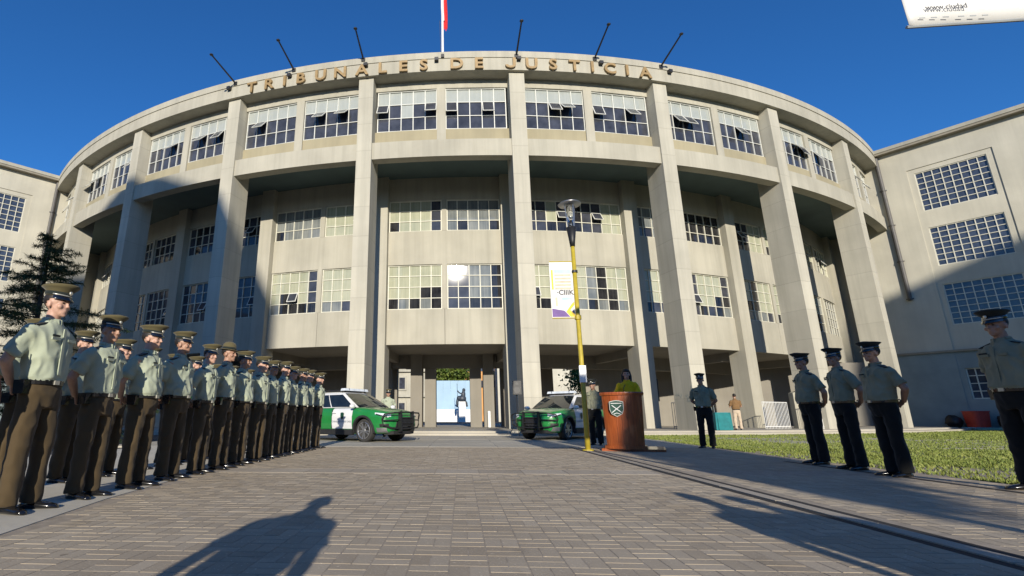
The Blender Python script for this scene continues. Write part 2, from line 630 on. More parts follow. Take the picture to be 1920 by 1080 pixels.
# windows
unit = {}
def unit_pane(key):
    if key not in unit:
        unit[key] = MB().box((0, 0, 0), (1, 1, 1)).mesh('pane', M[key])
    return unit[key]
stuff_panes = {}
MATI = ['blind', 'pale', 'dark', 'glass_wing', 'grey', 'room']
def window(root, P, u, wd, ht, cols, rows, kind, indiv, bar=.05, frame='frame', sash=(), skip=None, glint=None):
    """P bottom left corner seen from outside, u unit vector to the right; outward is u turned to the viewer"""
    P, u = Vector(P), Vector(u).normalized()
    n = Vector((u.y, -u.x, 0))
    ang = math.atan2(u.y, u.x)
    X = Matrix((( u.x, n.x, 0, P.x), (u.y, n.y, 0, P.y), (0, 0, 1, P.z), (0, 0, 0, 1)))
    fb = MB()
    def bx(x0, x1, z0, z1, dep):
        q = [(x0, dep / 2, z0), (x1, dep / 2, z0), (x1, -dep / 2, z0), (x0, -dep / 2, z0), (x0, dep / 2, z1), (x1, dep / 2, z1), (x1, -dep / 2, z1), (x0, -dep / 2, z1)]
        fb.hexa([X @ Vector(p) for p in q])
    e = bar * 1.15
    bx(0, wd, 0, e, .10); bx(0, wd, ht - e, ht, .10)
    bx(0, e, e, ht - e, .098); bx(wd - e, wd, e, ht - e, .098)
    cw, rh = wd / cols, ht / rows
    for i in range(1, cols):
        bx(i * cw - bar / 2, i * cw + bar / 2, e * .5, ht - e * .5, .075)
    for j in range(1, rows):
        if skip and skip(None, j): continue
        bx(e * .5, wd - e * .5, j * rh - bar * .42, j * rh + bar * .42, .062)
    wo_ = fb.build('window', M[frame], root)
    wo_['_w'] = [0.0, 0.0, 0.0]
    for j in range(rows):
        for i in range(cols):
            key = kind(i, j)
            c = X @ Vector(((i + .5) * cw, -.030, (j + .5) * rh))
            if (i, j) in sash:      # sash swung open at its top edge, dark room behind
                a = sash[(i, j)]
                sb = MB()
                t = .045
                W_, H_ = cw * .96, rh * .94
                for (x0, x1, z0, z1) in ((-W_ / 2, W_ / 2, -t, 0), (-W_ / 2, W_ / 2, -H_, -H_ + t), (-W_ / 2, -W_ / 2 + t, -H_ + t, -t), (W_ / 2 - t, W_ / 2, -H_ + t, -t)):
                    sb.box(((x0 + x1) / 2, 0, (z0 + z1) / 2), (x1 - x0, .035, z1 - z0), m=0)
                sb.box((0, 0, -H_ / 2), (W_ - 2 * t + .004, .012, H_ - 2 * t + .004), m=1)
                so_ = sb.build('open_sash', [M['frame_white'], M['dark']], wo_)
                top = X @ Vector(((i + .5) * cw, .06, (j + 1) * rh - .02))
                so_.location = top
                so_.rotation_euler = Matrix.Rotation(ang, 4, 'Z').to_euler()
                so_.rotation_euler = (Matrix.Rotation(ang, 4, 'Z') @ Matrix.Rotation(-a, 4, 'X')).to_euler()
                key = 'dark'
            tx, tz = rnd.gauss(0, .004), rnd.gauss(0, .004)
            if glint and (i, j) in glint: tx = tz = 0
            rot = Matrix.Rotation(ang + tz, 4, 'Z') @ Matrix.Rotation(tx, 4, 'X')
            if indiv:
                o = link('pane', unit_pane(key), wo_)
                o.location = c
                o.rotation_euler = rot.to_euler()
                o.scale = (cw - bar * .7, .016, rh - bar * .6)
            else:
                sb = stuff_panes.setdefault(root.name, MB())
                sx, sz = (cw - bar * .7) / 2, (rh - bar * .6) / 2
                q = [c + rot @ Vector(p) for p in ((-sx, -.008, -sz), (sx, -.008, -sz), (sx, .008, -sz), (-sx, .008, -sz), (-sx, -.008, sz), (sx, -.008, sz), (sx, .008, sz), (-sx, .008, sz))]
                sb.hexa(q, MATI.index(key))
    return wo_

def chord(a0, a1, r, z):
    p, q = Vector(rp(a0, r, z)), Vector(rp(a1, r, z))
    return p, (q - p).normalized(), (q - p).length

for c in bays:
    for s_ in (-1, 1):
        a0, a1 = (c - 4.40, c - .28) if s_ < 0 else (c + .28, c + 4.40)
        central = abs(c) < 21
        P, u, L = chord(a0, a1, RW - .07, 16.33)
        r_ = random.Random(int(c * 10) + s_ * 3 + 500)
        drop = [r_.random() < .12 for _ in range(5)]
        sashes = {}
        for i in r_.sample(range(5), 2 if r_.random() < .75 else 1):
            sashes[(i, 1)] = r_.uniform(.35, .8)
        def kindf(i, j, r_=r_, drop=drop):
            if j == 2: return 'blind'
            if j == 1: return 'dark' if r_.random() < .92 else 'blind'
            return 'dark'
        window(ch, P, u, L, 2.60, 5, 3, kindf, central, .044, 'frame_white', sashes)
        # third storey
        if abs(c) < 41:
            a0, a1 = (c - 4.42, c - .20) if s_ < 0 else (c + .20, c + 4.42)
            P, u, L = chord(a0, a1, R2 - .12, 11.72)
            # curtains hang column by column; the lowest sashes are mostly clear
            def states(ncol, r_=r_):
                out, cur = [], r_.choice(['pale', 'pale', 'grey', 'room'])
                for q in range(ncol):
                    if r_.random() < .32: cur = r_.choice(['pale', 'pale', 'grey', 'room', 'dark'])
                    out.append(cur)
                return out
            st3 = states(5)
            def k3(i, j, r_=r_, st=st3, c=c):
                if c < -14: return 'dark' if r_.random() < .8 else 'room'
                if j == 0 and r_.random() < .25: return 'room'
                return st[i]
            sh3 = {(r_.randint(0, 4), 1): .55} if r_.random() < .6 else {}
            window(ch, P, u, L, 2.04, 5, 3, k3, abs(c) < 11, .047, 'frame', sh3)
            P, u, L = chord(a0, a1, R2 - .12, 6.88)
            st2 = ['pale' if q != 'dark' and r_.random() < .75 else q for q in states(5)]
            run = (r_.randint(0, 3), r_.randint(1, 3))
            def k2(i, j, r_=r_, st=st2, run=run, c=c, s_=s_):
                if c == 0 and s_ > 0:
                    return 'dark' if i < 2 else ('grey' if (i < 4 and j > 0) else 'room')
                if c < -14: return 'dark' if r_.random() < .8 else 'room'
                if j == 0: return r_.choice(['room', 'dark', 'room', 'grey'])
                if j == 1 and run[0] <= i < run[0] + run[1]: return 'room'
                return st[i]
            sh2 = {(r_.randint(0, 4), 1): .4} if (r_.random() < .5 and c != 0) else {}
            window(ch, P, u, L, 2.72, 5, 4, k2, abs(c) < 11, .047, 'frame', sh2,
                   glint={(0, 3), (0, 2), (1, 3), (1, 2)} if (c == 0 and s_ > 0) else None)

# letters on the cornice
LET = [('T', -13.46), ('R', -12.08), ('I', -10.85), ('B', -9.64), ('U', -8.17), ('N', -6.77), ('A', -5.26), ('L', -3.87), ('E', -2.47), ('S', -1.1),
       ('D', 1.06), ('E', 2.51), ('J', 4.59), ('U', 5.98), ('S', 7.41), ('T', 8.86), ('I', 10.08), ('C', 11.31), ('I', 12.53), ('A', 13.86)]
for chv, a in LET:
    if chv == 'J':
        jb = MB()
        out = [(.26, .66), (.26, .20)] + [(.26 * math.cos(t) , .20 + .20 * math.sin(t)) for t in np.linspace(0, -math.pi, 13)][1:] + \
              [(-.12, .20)] + [(.12 * math.cos(t), .20 + .075 * math.sin(t)) for t in np.linspace(-math.pi, 0, 13)][1:] + [(.12, .66)]
        jb.loft([[(x, y, -.06) for x, y in out], [(x, y, .06) for x, y in out]])
        me = recalc(jb.mesh('letter', [M['gold']]))
    else:
        me = text_mesh(chv, .93, .06, M['gold'], 'letter', .022)
    # heavier strokes than the default face
    bm_off = Matrix.Diagonal((1.12, 1, 1, 1))
    me.transform(bm_off)
    o = link('letter', me, ch)
    x, y, z = rp(a, R + .20 + .075, 19.50)
    o.location = (x, y, z)
    o.rotation_euler = (D2R(90), 0, D2R(a))
# mounting brackets on the cornice
for a in (-15.4, -10.5, -5.0, -.25, 5.15, 10.7, 15.75):
    MB().rbox(a, R + .19, R + .42, .11, 20.02, 20.2).build('bracket', M['iron'], ch)

# radial end walls that close the round front
for sd in (-1, 1):
    b = MB(); b.rbox(sd * 46.6, 34, R - 1.0, .25, PLAT - .02, 15.23); b.build('end_wall', M['facade'], ch)
    t = D2R(sd * 46.6)
    for rr in (42.5, 43.6):
        for zz in (8.2, 9.3):
            x, y, _ = rp(sd * 46.6, rr, 0)
            tx, ty = math.cos(t) * -sd, math.sin(t) * -sd
            MB().box((x + tx * .26, y + ty * .26, zz), (.06, .62, .55), rz=t).build('vent_window', M['black'], ch)

# thin pipes on the end pillars
b = MB()
px_, py_, _ = rp(44.68, R + .05, 0)
b.tube([(px_, py_, PLAT), (px_, py_, 14.2)], .05)
b.build('red_pipe', M['redpipe'], ch)

# open hall under the building
b = MB(); b.arc(33.0, R2 - .351, 4.82, 5.3, -56, 56, 60); b.build('hall_ceiling', M['hall'], ch)
for k in (-9, -7, -5, -3, -1, 1, 3, 5, 7, 9):
    b = MB(); b.rbox(k * STEP / 2, 34.6, R2 - .36, .19, 4.30, 4.83); b.build('ceiling_beam', M['hall'], ch)
b = MB(); b.arc(38.6, 39.0, 3.95, 4.82, -56, 56, 50); b.build('cross_beam', M['hall'], ch)
def column(x0, x1, y0, y1, top=4.82, mat='hall', nm='hall_column'):
    MB().box(((x0 + x1) / 2, (y0 + y1) / 2, (PLAT + top) / 2), (x1 - x0, y1 - y0, top - PLAT)).build(nm, M[mat], ch)
column(-2.42, -1.66, 33.0, 34.2); column(-1.52, -.80, 33.6, 34.8)
column(1.46, 2.20, 33.6, 34.8); column(2.32, 2.98, 33.0, 34.2)
column(-4.35, -3.62, 35.6, 36.4); column(3.62, 4.2, 35.6, 36.4); column(-.12 - 4.1, -3.75, 33.2, 34.0); column(5.0, 6.1, 34.0, 35.0); column(-6.4, -5.3, 34.0, 35.0)
column(9.3, 12.6, 36.0, 36.4, nm='hall_wall'); column(-14.5, -4.75, 37.6, 38.0, nm='hall_wall'); column(4.05, 7.6, 37.6, 38.0, nm='hall_wall')
column(12.7, 34, 40, 40.4, nm='hall_wall'); column(-34, -14.6, 40, 40.4, nm='hall_wall')
column(-.9, 1.46, 37.6, 37.9, 4.82, nm='hall_wall') if False else None
# ---- wings
def wing(side):
    root = empty('courthouse_wing', (side * 37, 33, PLAT),
                 ('cream plastered right wing of the courthouse with a stack of wide barred windows' if side > 0 else
                  'cream plastered left wing of the courthouse behind the dark conifer'), 'building wing')
    P0 = Vector((side * 33.4, 36.7, 0)); Dv = Vector((side * .648, -.761, 0)); Nv = Vector((-side * .761, -.648, 0))
    def blk(name, s0, s1, z0, z1, n0, n1, mat):
        q = [P0 + Dv * s + Nv * n for s, n in ((s0, n1), (s1, n1), (s1, n0), (s0, n0))]
        if side < 0: q = [q[1], q[0], q[3], q[2]]
        b = MB(); b.hexa([(p.x, p.y, z0) for p in q] + [(p.x, p.y, z1) for p in q])
        return b.build(name, M[mat], root)
    SE = 16
    # wall built round the openings so that the panes sit in real recesses
    wins = [(1.47, 5.1, 15.17, 18.15), (1.47, 5.1, 11.07, 13.9), (1.42, 5.1, 6.89, 9.75)]
    blk('wall', -2.5, 1.12, PLAT - .02, 20.2, -.6, 0, 'wing')
    blk('wall', 5.45, SE, PLAT - .02, 20.2, -.6, 0, 'wing')
    blk('wall', 1.12, 5.45, 18.5, 20.2, -.6, 0, 'wing')
    zz = [18.5] 
    # recessed panel with three window openings
    prev = 18.5
    for s0, s1, z0, z1 in wins:
        blk('panel', 1.12, 5.45, z1, prev, -.6, -.06, 'wing')
        blk('panel', 1.12, s0, z0, z1, -.6, -.06, 'wing')
        blk('panel', s1, 5.45, z0, z1, -.6, -.06, 'wing')
        prev = z0
    blk('panel', 1.12, 5.45, 5.2, prev, -.6, -.06, 'wing')
    blk('lower_wall', 1.12, 1.42, PLAT - .02, 5.2, -.6, .002, 'tealpaint')
    blk('lower_wall', 2.72, 5.45, PLAT - .02, 5.2, -.6, .002, 'tealpaint')
    blk('lower_wall', 1.42, 2.72, PLAT - .02, 1.95, -.6, .002, 'tealpaint')
    blk('lower_wall', 1.42, 2.72, 3.95, 5.2, -.6, .002, 'tealpaint')
    blk('teal_skin', -2.2, 1.118, PLAT - .02, 5.05, .001, .03, 'tealpaint')
    blk('ledge', -1.9, 7.5, 5.06, 5.2, .035, .16, 'eave')
    blk('eave', -3.2, SE, 20.2, 20.36, -.6, .45, 'eave')
    blk('eave_fascia', -3.2, SE, 20.361, 20.62, -.6, .5, 'facade')
    u = Dv * side
    for q, (s0, s1, z0, z1) in enumerate(wins):
        sp = s0 if side > 0 else s1
        P = P0 + Dv * sp - Nv * .16
        r_ = random.Random(40 + q)
        window(root, (P.x, P.y, z0), u, s1 - s0, z1 - z0, 8, 7, lambda i, j: 'glass_wing', True, .05, 'frame')
    sp = 1.42 if side > 0 else 2.72
    P = P0 + Dv * sp - Nv * .16
    window(root, (P.x, P.y, 1.95), u, 1.3, 2.0, 3, 4, lambda i, j: 'dark' if j > 1 else 'glass_wing', True, .06, 'frame')
    b = MB()
    q = P0 + Dv * -.35 + Nv * .14
    b.tube([(q.x, q.y, 8.9), (q.x, q.y, 20.1)], .13, 10)
    for z in (9.0, 11.8, 14.6, 17.4): b.box((q.x, q.y, z), (.3, .3, .08))
    b.build('drain_pipe', M['pipe'], root)
    return root
wing(1); wing(-1)
for nm, sb in stuff_panes.items():
    sb.build('pane', [M[k] for k in MATI], bpy.data.objects[nm], kind='stuff')

# flag poles leaning out from the cornice
POL = [(-14.92, 20.38, 2.14, .41), (-10.22, 20.46, 1.88, .53), (-5.2, 20.5, 1.66, .68), (5.01, 20.3, 1.66, .86), (10.31, 20.38, 1.89, .66), (15.14, 20.38, 1.9, .64)]
plab = ['left of the first letter T', 'above the letters I and B', 'above the A of TRIBUNALES', 'beside the letter J', 'beside the third I', 'right of the last letter A']
for (a, z, d, e), lb in zip(POL, plab):
    t = D2R(a)
    rad = Vector((math.sin(t), -math.cos(t), 0))
    B0 = Vector(rp(a, R + .22, z))
    root = empty('flag_pole', B0, 'dark bare flag pole on the cornice ' + lb, 'flag pole', 'bare flag poles on the cornice')
    tip = B0 + rad * d + Vector((0, 0, e))
    MB().tube([B0 - rad * .05, tip], [.055, .042], 8).build('pole', M['iron'], root)
    MB().ell(tip, (.11, .11, .06), 10, 6).build('finial', M['iron'], root)
    MB().box(B0 - rad * .02, (.22, .2, .22), rz=t).build('socket', M['iron'], root)
root = empty('tall_flagpole', rp(.15, R + .12, 20.64), 'white vertical flagpole on the roof edge above the gap in the lettering', 'flagpole')
x, y, z = rp(.15, R + .12, 20.64)
MB().tube([(x, y, z - .3), (x, y, z + 7)], [.07, .055], 10).build('pole', M['white'], root)
MB().box((x, y - .1, z - .28), (.18, .2, .2)).build('socket', M['iron'], root)
MB().tube([(x - .1, y - .05, z), (x - .16, y - .05, z + 2.2)], .012, 5).build('rope', M['iron'], root)
# folded flag
mfr, mfw = plain('flag_red', (.62, .03, .035), .7), plain('flag_white', (.8, .8, .8), .7)
fl = empty('flag', (x, y, z + 2.6), 'red and white flag hanging limp on the white flagpole', 'flag')
rw, rw2 = [], []
def drape(x0, x1, z0, z1, ph):
    b = MB(); nx, nz = 14, 10
    vs = []
    for j in range(nz + 1):
        for i in range(nx + 1):
            s = i / nx
            vs.append((x + .07 + x0 + (x1 - x0) * s + .02 * math.sin(j + ph), y + .09 * math.sin(s * 13 + ph) * (.4 + s), z + z0 + (z1 - z0) * j / nz + .03 * math.sin(7 * s)))
    fs = [(j * (nx + 1) + i, j * (nx + 1) + i + 1, (j + 1) * (nx + 1) + i + 1, (j + 1) * (nx + 1) + i) for j in range(nz) for i in range(nx)]
    b.add(vs, fs)
    return b
drape(-.02, .22, 1.6, 6.6, 0).build('red_half', mfr, fl, smooth=True)
drape(-.14, .06, 2.2, 6.8, 2).build('white_half', mfw, fl, smooth=True)

# ------------------------------------------------------------------ people
def fold(me, amp, seed, fx=(7, 7, 3.2), z0=-9, z1=9):
    n = len(me.vertices)
    co = np.zeros(n * 3); me.vertices.foreach_get('co', co); co = co.reshape(-1, 3)
    no = np.zeros(n * 3); me.vertex_normals.foreach_get('vector', no); no = no.reshape(-1, 3)
    def one(c):
        a = noise.noise(Vector((c[0] * fx[0] + seed, c[1] * fx[1], c[2] * fx[2] + c[0] * 4)))
        r_ = 1 - 3.2 * abs(noise.noise(Vector((c[0] * 9 + c[2] * 5 + seed, c[1] * 9, c[2] * 5.5 - c[0] * 6))))
        return a + .62 * max(-.6, r_) + .35 * noise.noise(Vector((c[0] * 19 + seed, c[1] * 19, c[2] * 11)))
    d = np.array([one(c) for c in co])
    d = np.where((co[:, 2] > z0) & (co[:, 2] < z1), d, 0)
    co += no * (d * amp)[:, None]
    me.vertices.foreach_set('co', co.ravel())
    me.update()

def fuse(b, voxel, it=4, name='m', mats=None):
    me = evaluated(b.mesh('tmp', []), [('REMESH', dict(mode='VOXEL', voxel_size=voxel, use_smooth_shade=True)), ('SMOOTH', dict(iterations=it, factor=.5))])
    me.name = name
    me.materials.clear()
    for q in mats or []: me.materials.append(q)
    me.polygons.foreach_set('use_smooth', [True] * len(me.polygons))
    return me

def skin_mat(name, col):
    m = NT(name)
    f = m.noise(25, 4, obj=True)
    c = m.ramp(f, [(.3, tuple(q * .88 for q in col)), (.7, tuple(min(1, q * 1.1) for q in col))])
    m.l(c, m.b.inputs["Base Color"])
    m.b.inputs["Roughness"].default_value = .5
    m.b.inputs["Subsurface Weight"].default_value = .08
    m.b.inputs["Subsurface Radius"].default_value = (.02, .008, .004)
    return m.mat
SKIN = [skin_mat('skin_light', (.50, .30, .22)), skin_mat('skin_tan', (.38, .215, .145))]

def cloth(name, col, rough=.85, nscale=60, var=.10):
    m = NT(name)
    f = m.noise(nscale, 3, obj=True)
    g = m.noise(5, 4, obj=True)
    c = m.ramp(g, [(.3, tuple(q * (1 - var) for q in col)), (.7, tuple(q * (1 + var) for q in col))])
    m.l(c, m.b.inputs["Base Color"])
    m.b.inputs["Roughness"].default_value = rough
    m.b.inputs["Specular IOR Level"].default_value = .2
    m.b.inputs["Sheen Weight"].default_value = .15
    m.bump(f, .15, .003)
    return m.mat
C_ = dict(
    shirt=cloth('sage_shirt_cloth', (.37, .405, .30)), shirt_shaded=cloth('shaded_sage_shirt_cloth', (.245, .245, .165)),  # second shirt: same sage cloth with the shade put into its colour
    trousers=cloth('olive_brown_trouser_cloth', (.072, .050, .025)), trousers2=cloth('black_trouser_cloth', (.012, .012, .011)),
    cap=cloth('olive_cap_cloth', (.105, .088, .042)), cap2=cloth('dark_cap_cloth', (.020, .024, .022)),
    dark=cloth('dark_green_cloth', (.016, .022, .02)), brown=cloth('brown_vest_cloth', (.20, .115, .05)), beige=cloth('beige_trouser_cloth', (.52, .42, .31)),
    yellow=cloth('yellow_blouse_cloth', (.74, .47, .012)), denim=cloth('dark_blue_cloth', (.03, .035, .06)))
M['leather'] = plain('black_leather', (.008, .008, .009), .16, var=.2, coat=.6)
M['visor'] = plain('visor_lacquer', (.006, .006, .007), .12, coat=.8)
M['silver'] = plain('silver_trim', (.65, .63, .55), .3, metal=.6)
M['hair'] = plain('black_hair', (.016, .012, .010), .55, var=.4, nscale=40, bump=.4)
M['eye'] = plain('eye_dark', (.02, .015, .012), .15)

def person_proto(pose, seed, skin, shirt, trousers, cap, label, cat='person', group=None, head_turn=0, stance=.115, hairstyle='short', slim=1.0, belly=0.0, vest=False, dome=False):
    root = empty('person', (0, 0, 0), label, cat, group)
    # --- skin body: head, neck, arms, hands and a core, one continuous surface (front is -Y)
    b = MB()
    HT = Matrix.Rotation(head_turn, 4, 'Z')
    def hp(x, y, z): 
        q = HT @ Vector((x, y, 0)); return (q.x, q.y + .005, z)
    def he(c, r): b.ell(hp(*c), r, 14, 9, M=HT.to_3x3())
    he((0, -.002, 1.662), (.074, .096, .088))
    he((0, -.030, 1.600), (.060, .068, .080))
    he((0, -.055, 1.562), (.042, .045, .036))
    he((0, -.080, 1.536), (.021, .018, .015))
    he((0, -.089, 1.652), (.045, .012, .008))
    he((0, -.100, 1.622), (.0095, .016, .026))
    he((0, -.112, 1.606), (.015, .013, .010))
    he((0, -.095, 1.576), (.023, .010, .0065)); he((0, -.093, 1.564), (.020, .010, .0065))
    for s in (-1, 1):
        he((s * .045, -.070, 1.605), (.022, .022, .022))
        he((s * .076, .006, 1.622), (.010, .022, .032))
    b.tube([(0, .025, 1.40), (0, .018, 1.48), (0, .004, 1.57)], [.062, .056, .055], 16)
    b.zloft([(.90, .12, .085), (1.1, .135, .09), (1.3, .155, .085), (1.40, .15, .07), (1.435, .09, .055)], 16)
    for s in (-1, 1):
        b.tube([(s * .07, 0, .98), (s * (stance - .015), 0, .5), (s * stance, .01, .07)], [.07, .05, .036], 10)
        if pose == 'back':
            sh, el, wr = (s * .195, .012, 1.385), (s * .272, .105, 1.13), (s * .085, .205, .965)
            hand_d = Vector((-s * .8, .05, -.32)).normalized()
            roll = Vector((0, 1, 0))
        elif pose == 'side':
            sh, el, wr = (s * .195, .01, 1.385), (s * .25, .03, 1.11), (s * .262, -.03, .87)
            hand_d = Vector((s * .02, -.15, -1)).normalized(); roll = Vector((s, 0, 0))
        elif pose == 'phone':
            sh, el, wr = (s * .195, .01, 1.385), (s * .255, -.03, 1.12), (s * .11, -.25, 1.24)
            hand_d = Vector((-s * .35, -.5, .75)).normalized(); roll = Vector((0, -1, .2))
        else:                       # hands on the lectern
            sh, el, wr = (s * .19, 0, 1.385), (s * .27, -.08, 1.13), (s * .20, -.31, 1.16)
            hand_d = Vector((-s * .15, -1, -.05)).normalized(); roll = Vector((0, 0, 1))
        b.tube([sh, Vector(sh).lerp(Vector(el), .5), el], [.052, .050, .043], 12)
        b.ell(el, (.043, .043, .043), 10, 7)
        b.tube([el, Vector(el).lerp(Vector(wr), .35), wr], [.043, .042, .028], 12)
        # hand: palm, four unequal curled fingers, thumb from the side
        side = hand_d.cross(roll).normalized()
        wv = Vector(wr)
        b.ell(wv + hand_d * .045, (.036, .036, .036), 10, 7, M=Matrix((side, hand_d * 1.35, roll * .5)).transposed())
        for k, ln in enumerate((.066, .076, .070, .054)):
            off = (k - 1.5) * .0195
            p0 = wv + hand_d * .072 + side * off
            p1 = p0 + hand_d * ln * .55 + roll * -.004
            p2 = p1 + (hand_d * .75 - roll * .6).normalized() * ln * .5
            b.tube([p0, p1, p2], [.0095, .009, .0078], 7)
        p0 = wv + hand_d * .03 + side * -.030
        p1 = p0 + (hand_d * .6 - side * .7).normalized() * .038
        b.tube([p0, p1, p1 + (hand_d * .95 - side * .1) * .030], [.0115, .0105, .0085], 7)
    me = fuse(b, .0075, 3, 'body', [skin])
    body = link('body', me, root)
    for s in (-1, 1):
        e = MB(); e.ell(hp(s * .031, -.086, 1.637), (.013, .008, .0065), 8, 6); e.build('eye', M['eye'], root, smooth=True)
        e = MB(); e.ell(hp(s * .032, -.094, 1.6525), (.019, .006, .0038), 8, 5); e.build('eyebrow', M['hair'], root, smooth=True)
    # --- hair
    hb = MB()
    if hairstyle == 'short':
        hb.ell(hp(0, .012, 1.672), (.0775, .095, .088), 20, 14, M=HT.to_3x3())
        keep = []
        for f in hb.f:
            c = sum((Vector(hb.v[i]) for i in f), Vector()) / len(f)
            q = HT.inverted() @ Vector((c.x, c.y - .005, c.z))
            if q.z > 1.672 + max(0, -q.y) * .5 - max(0, q.y) * .95: keep.append(f)
        hb.f = keep; hb.m = [0] * len(keep)
        hb.build('hair', M['hair'], root, smooth=True)
    else:
        hb.ell(hp(0, -.004, 1.712), (.082, .106, .056), 16, 10, M=HT.to_3x3())
        hb.ell(hp(.03, -.07, 1.705), (.052, .036, .030), 12, 8, M=HT.to_3x3())
        hb.ell(hp(0, .034, 1.682), (.086, .100, .090), 16, 10, M=HT.to_3x3())
        for s in (-1, 1):
            hb.tube([hp(s * .070, .03, 1.70), hp(s * .088, .03, 1.60), hp(s * .085, .02, 1.50), hp(s * .08, .0, 1.44)], [.035, .036, .035, .02], 10)
        hb.tube([hp(0, .07, 1.66), hp(0, .085, 1.55), hp(0, .08, 1.44)], [.08, .085, .06], 12)
        hm = fuse(hb, .012, 4, 'hair', [M['hair']])
        fold(hm, .008, seed, (30, 30, 6))
        link('hair', hm, root)
    # --- shirt
    b = MB()
    w_ = slim
    fr = belly
    b.zloft([(.955, .158 * w_, .112 + fr * .8, 0, -fr * .5), (.985, .172 * w_, .124 + fr, 0, -fr * .6), (1.05, .176 * w_, .124 + fr, 0, -fr * .7), (1.13, .176 * w_, .122 + fr * .7, 0, -fr * .4), (1.22, .186 * w_, .124 + fr * .2), (1.30, .196 * w_, .122), (1.36, .200 * w_, .112, 0, .004),
             (1.405, .185 * w_, .098, 0, .01), (1.44, .140, .080, 0, .014), (1.465, .085, .066, 0, .014), (1.495, .062, .062, 0, .012)], 24, ex=2.35)
    if not vest:
        for s in (-1, 1):
            if pose == 'back': sh, el = Vector((s * .185, .012, 1.385)), Vector((s * .272, .105, 1.13))
            elif pose == 'side': sh, el = Vector((s * .185, .01, 1.385)), Vector((s * .25, .03, 1.11))
            elif pose == 'phone': sh, el = Vector((s * .185, .01, 1.385)), Vector((s * .255, -.03, 1.12))
            else: sh, el = Vector((s * .18, 0, 1.385)), Vector((s * .27, -.08, 1.13))
            d = (el - sh)
            k = .80 if hairstyle == 'short' else 1.02
            b.tube([sh + Vector((-s * .03, 0, .01)), sh + d * .12, sh + d * .4, sh + d * k], [.060, .068, .066, .072], 16)
    sm = fuse(b, .011, 5, 'shirt', [shirt])
    fold(sm, .0145, seed, z0=1.0)
    shirt_o = link('shirt', sm, root)
    # collar
    cb = MB()
    for s in (-1, 1):
        cb.hexa([(s * .012, -.068, 1.455), (s * .070, -.045, 1.452), (s * .066, -.030, 1.46), (s * .010, -.050, 1.46), (s * .016, -.062, 1.497), (s * .066, -.02, 1.505), (s * .060, -.012, 1.505), (s * .014, -.050, 1.50)])
    cb.tube([(.062, -.02, 1.490), (.066, .02, 1.497), (.04, .062, 1.500), (0, .074, 1.502), (-.04, .062, 1.500), (-.066, .02, 1.497), (-.062, -.02, 1.490)], .016, 8)
    cb.build('collar', shirt, root)
    # --- trousers
    b = MB()
    b.zloft([(.78, .155 * w_, .105), (.86, .170 * w_, .118 + fr * .3), (.93, .168 * w_, .116 + fr * .6, 0, -fr * .4), (.985, .162 * w_, .112 + fr * .8, 0, -fr * .5)], 22)
    for s in (-1, 1):
        b.tube([(s * .083, 0, .90), (s * .092, 0, .72), (s * (stance * .6 + .045), -.006, .50), (s * (stance * .85 + .018), .004, .28), (s * stance, .014, .055)],
               [.095, .088, .074, .070, .076], 18)
    tm = fuse(b, .0115, 4, 'trousers', [trousers])
    fold(tm, .010, seed + 31, (6, 6, 3.5), -9, .93)
    link('trousers', tm, root)
    # belt with buckle
    b = MB(); b.zloft([(.955, .168 * w_, .120 + fr, 0, -fr * .5), (.992, .172 * w_, .124 + fr, 0, -fr * .5)], 24, ex=2.3)
    bl = b.build('belt', M['leather'], root)
    MB().box((0, -.126 - fr * 1.55, .974), (.05, .012, .034)).build('buckle', M['silver'], bl)
    # shoes
    for s in (-1, 1):
        b = MB()
        a = s * .22
        T = Matrix.Translation((s * stance, 0, 0)) @ Matrix.Rotation(a, 4, 'Z')
        secs = [(.085, .020, .006), (.075, .034, .05), (.02, .040, .088), (-.06, .043, .062), (-.14, .045, .048), (-.185, .036, .036), (-.21, .018, .020)]
        rings = []
        for yy_, hw, hh in secs:
            ring = []
            for j in range(12):
                t = 2 * math.pi * j / 12
                zz_ = .001 + hh * .5 + hh * .5 * math.sin(t)
                ring.append(T @ Vector((hw * math.cos(t) * (1.08 if math.sin(t) < 0 else 1), yy_, max(.001, zz_))))
            rings.append(ring)
        b.loft([list(reversed(q)) for q in rings])
        b.build('shoe', M['leather'], root, smooth=True)
    # --- uniform details
    if cap is not None:
        b = MB()
        cz = 1.700
        tilt = Matrix.Translation((0, 0, cz)) @ HT @ Matrix.Rotation(D2R(7), 4, 'X') @ Matrix.Translation((0, 0.006, 0))
        def rings(secs, n=28):
            out = []
            for z, rx, ry, cy, lift in secs:
                out.append([tilt @ Vector((rx * math.cos(2 * math.pi * j / n), cy + ry * math.sin(2 * math.pi * j / n), z - lift * math.sin(2 * math.pi * j / n))) for j in range(n)])
            return out
        if dome:
            b.loft(rings([(0, .085, .104, 0, 0), (.03, .086, .104, 0, 0), (.075, .078, .095, 0, 0), (.105, .055, .068, 0, 0), (.118, .02, .025, 0, 0)]))
            b.loft(rings([(.002, .086, .104, 0, 0), (-.004, .122, .142, 0, 0), (-.010, .122, .142, 0, 0), (-.008, .084, .102, 0, 0)]))
        else:
            b.loft(rings([(0, .084, .103, 0, 0), (.040, .085, .104, 0, .004), (.066, .112, .134, -.004, .012), (.080, .126, .150, -.006, .020), (.090, .118, .142, -.006, .022), (.096, .06, .08, -.004, .022)]))
        co = b.build('cap', cap, root, smooth=True)
        b = MB(); b.loft(rings([(.002, .0855, .1045, 0, 0), (.034, .0865, .1055, 0, .003)])); b.build('cap_band', M['visor'] if cap is C_['cap2'] else C_['dark'], co, smooth=True)
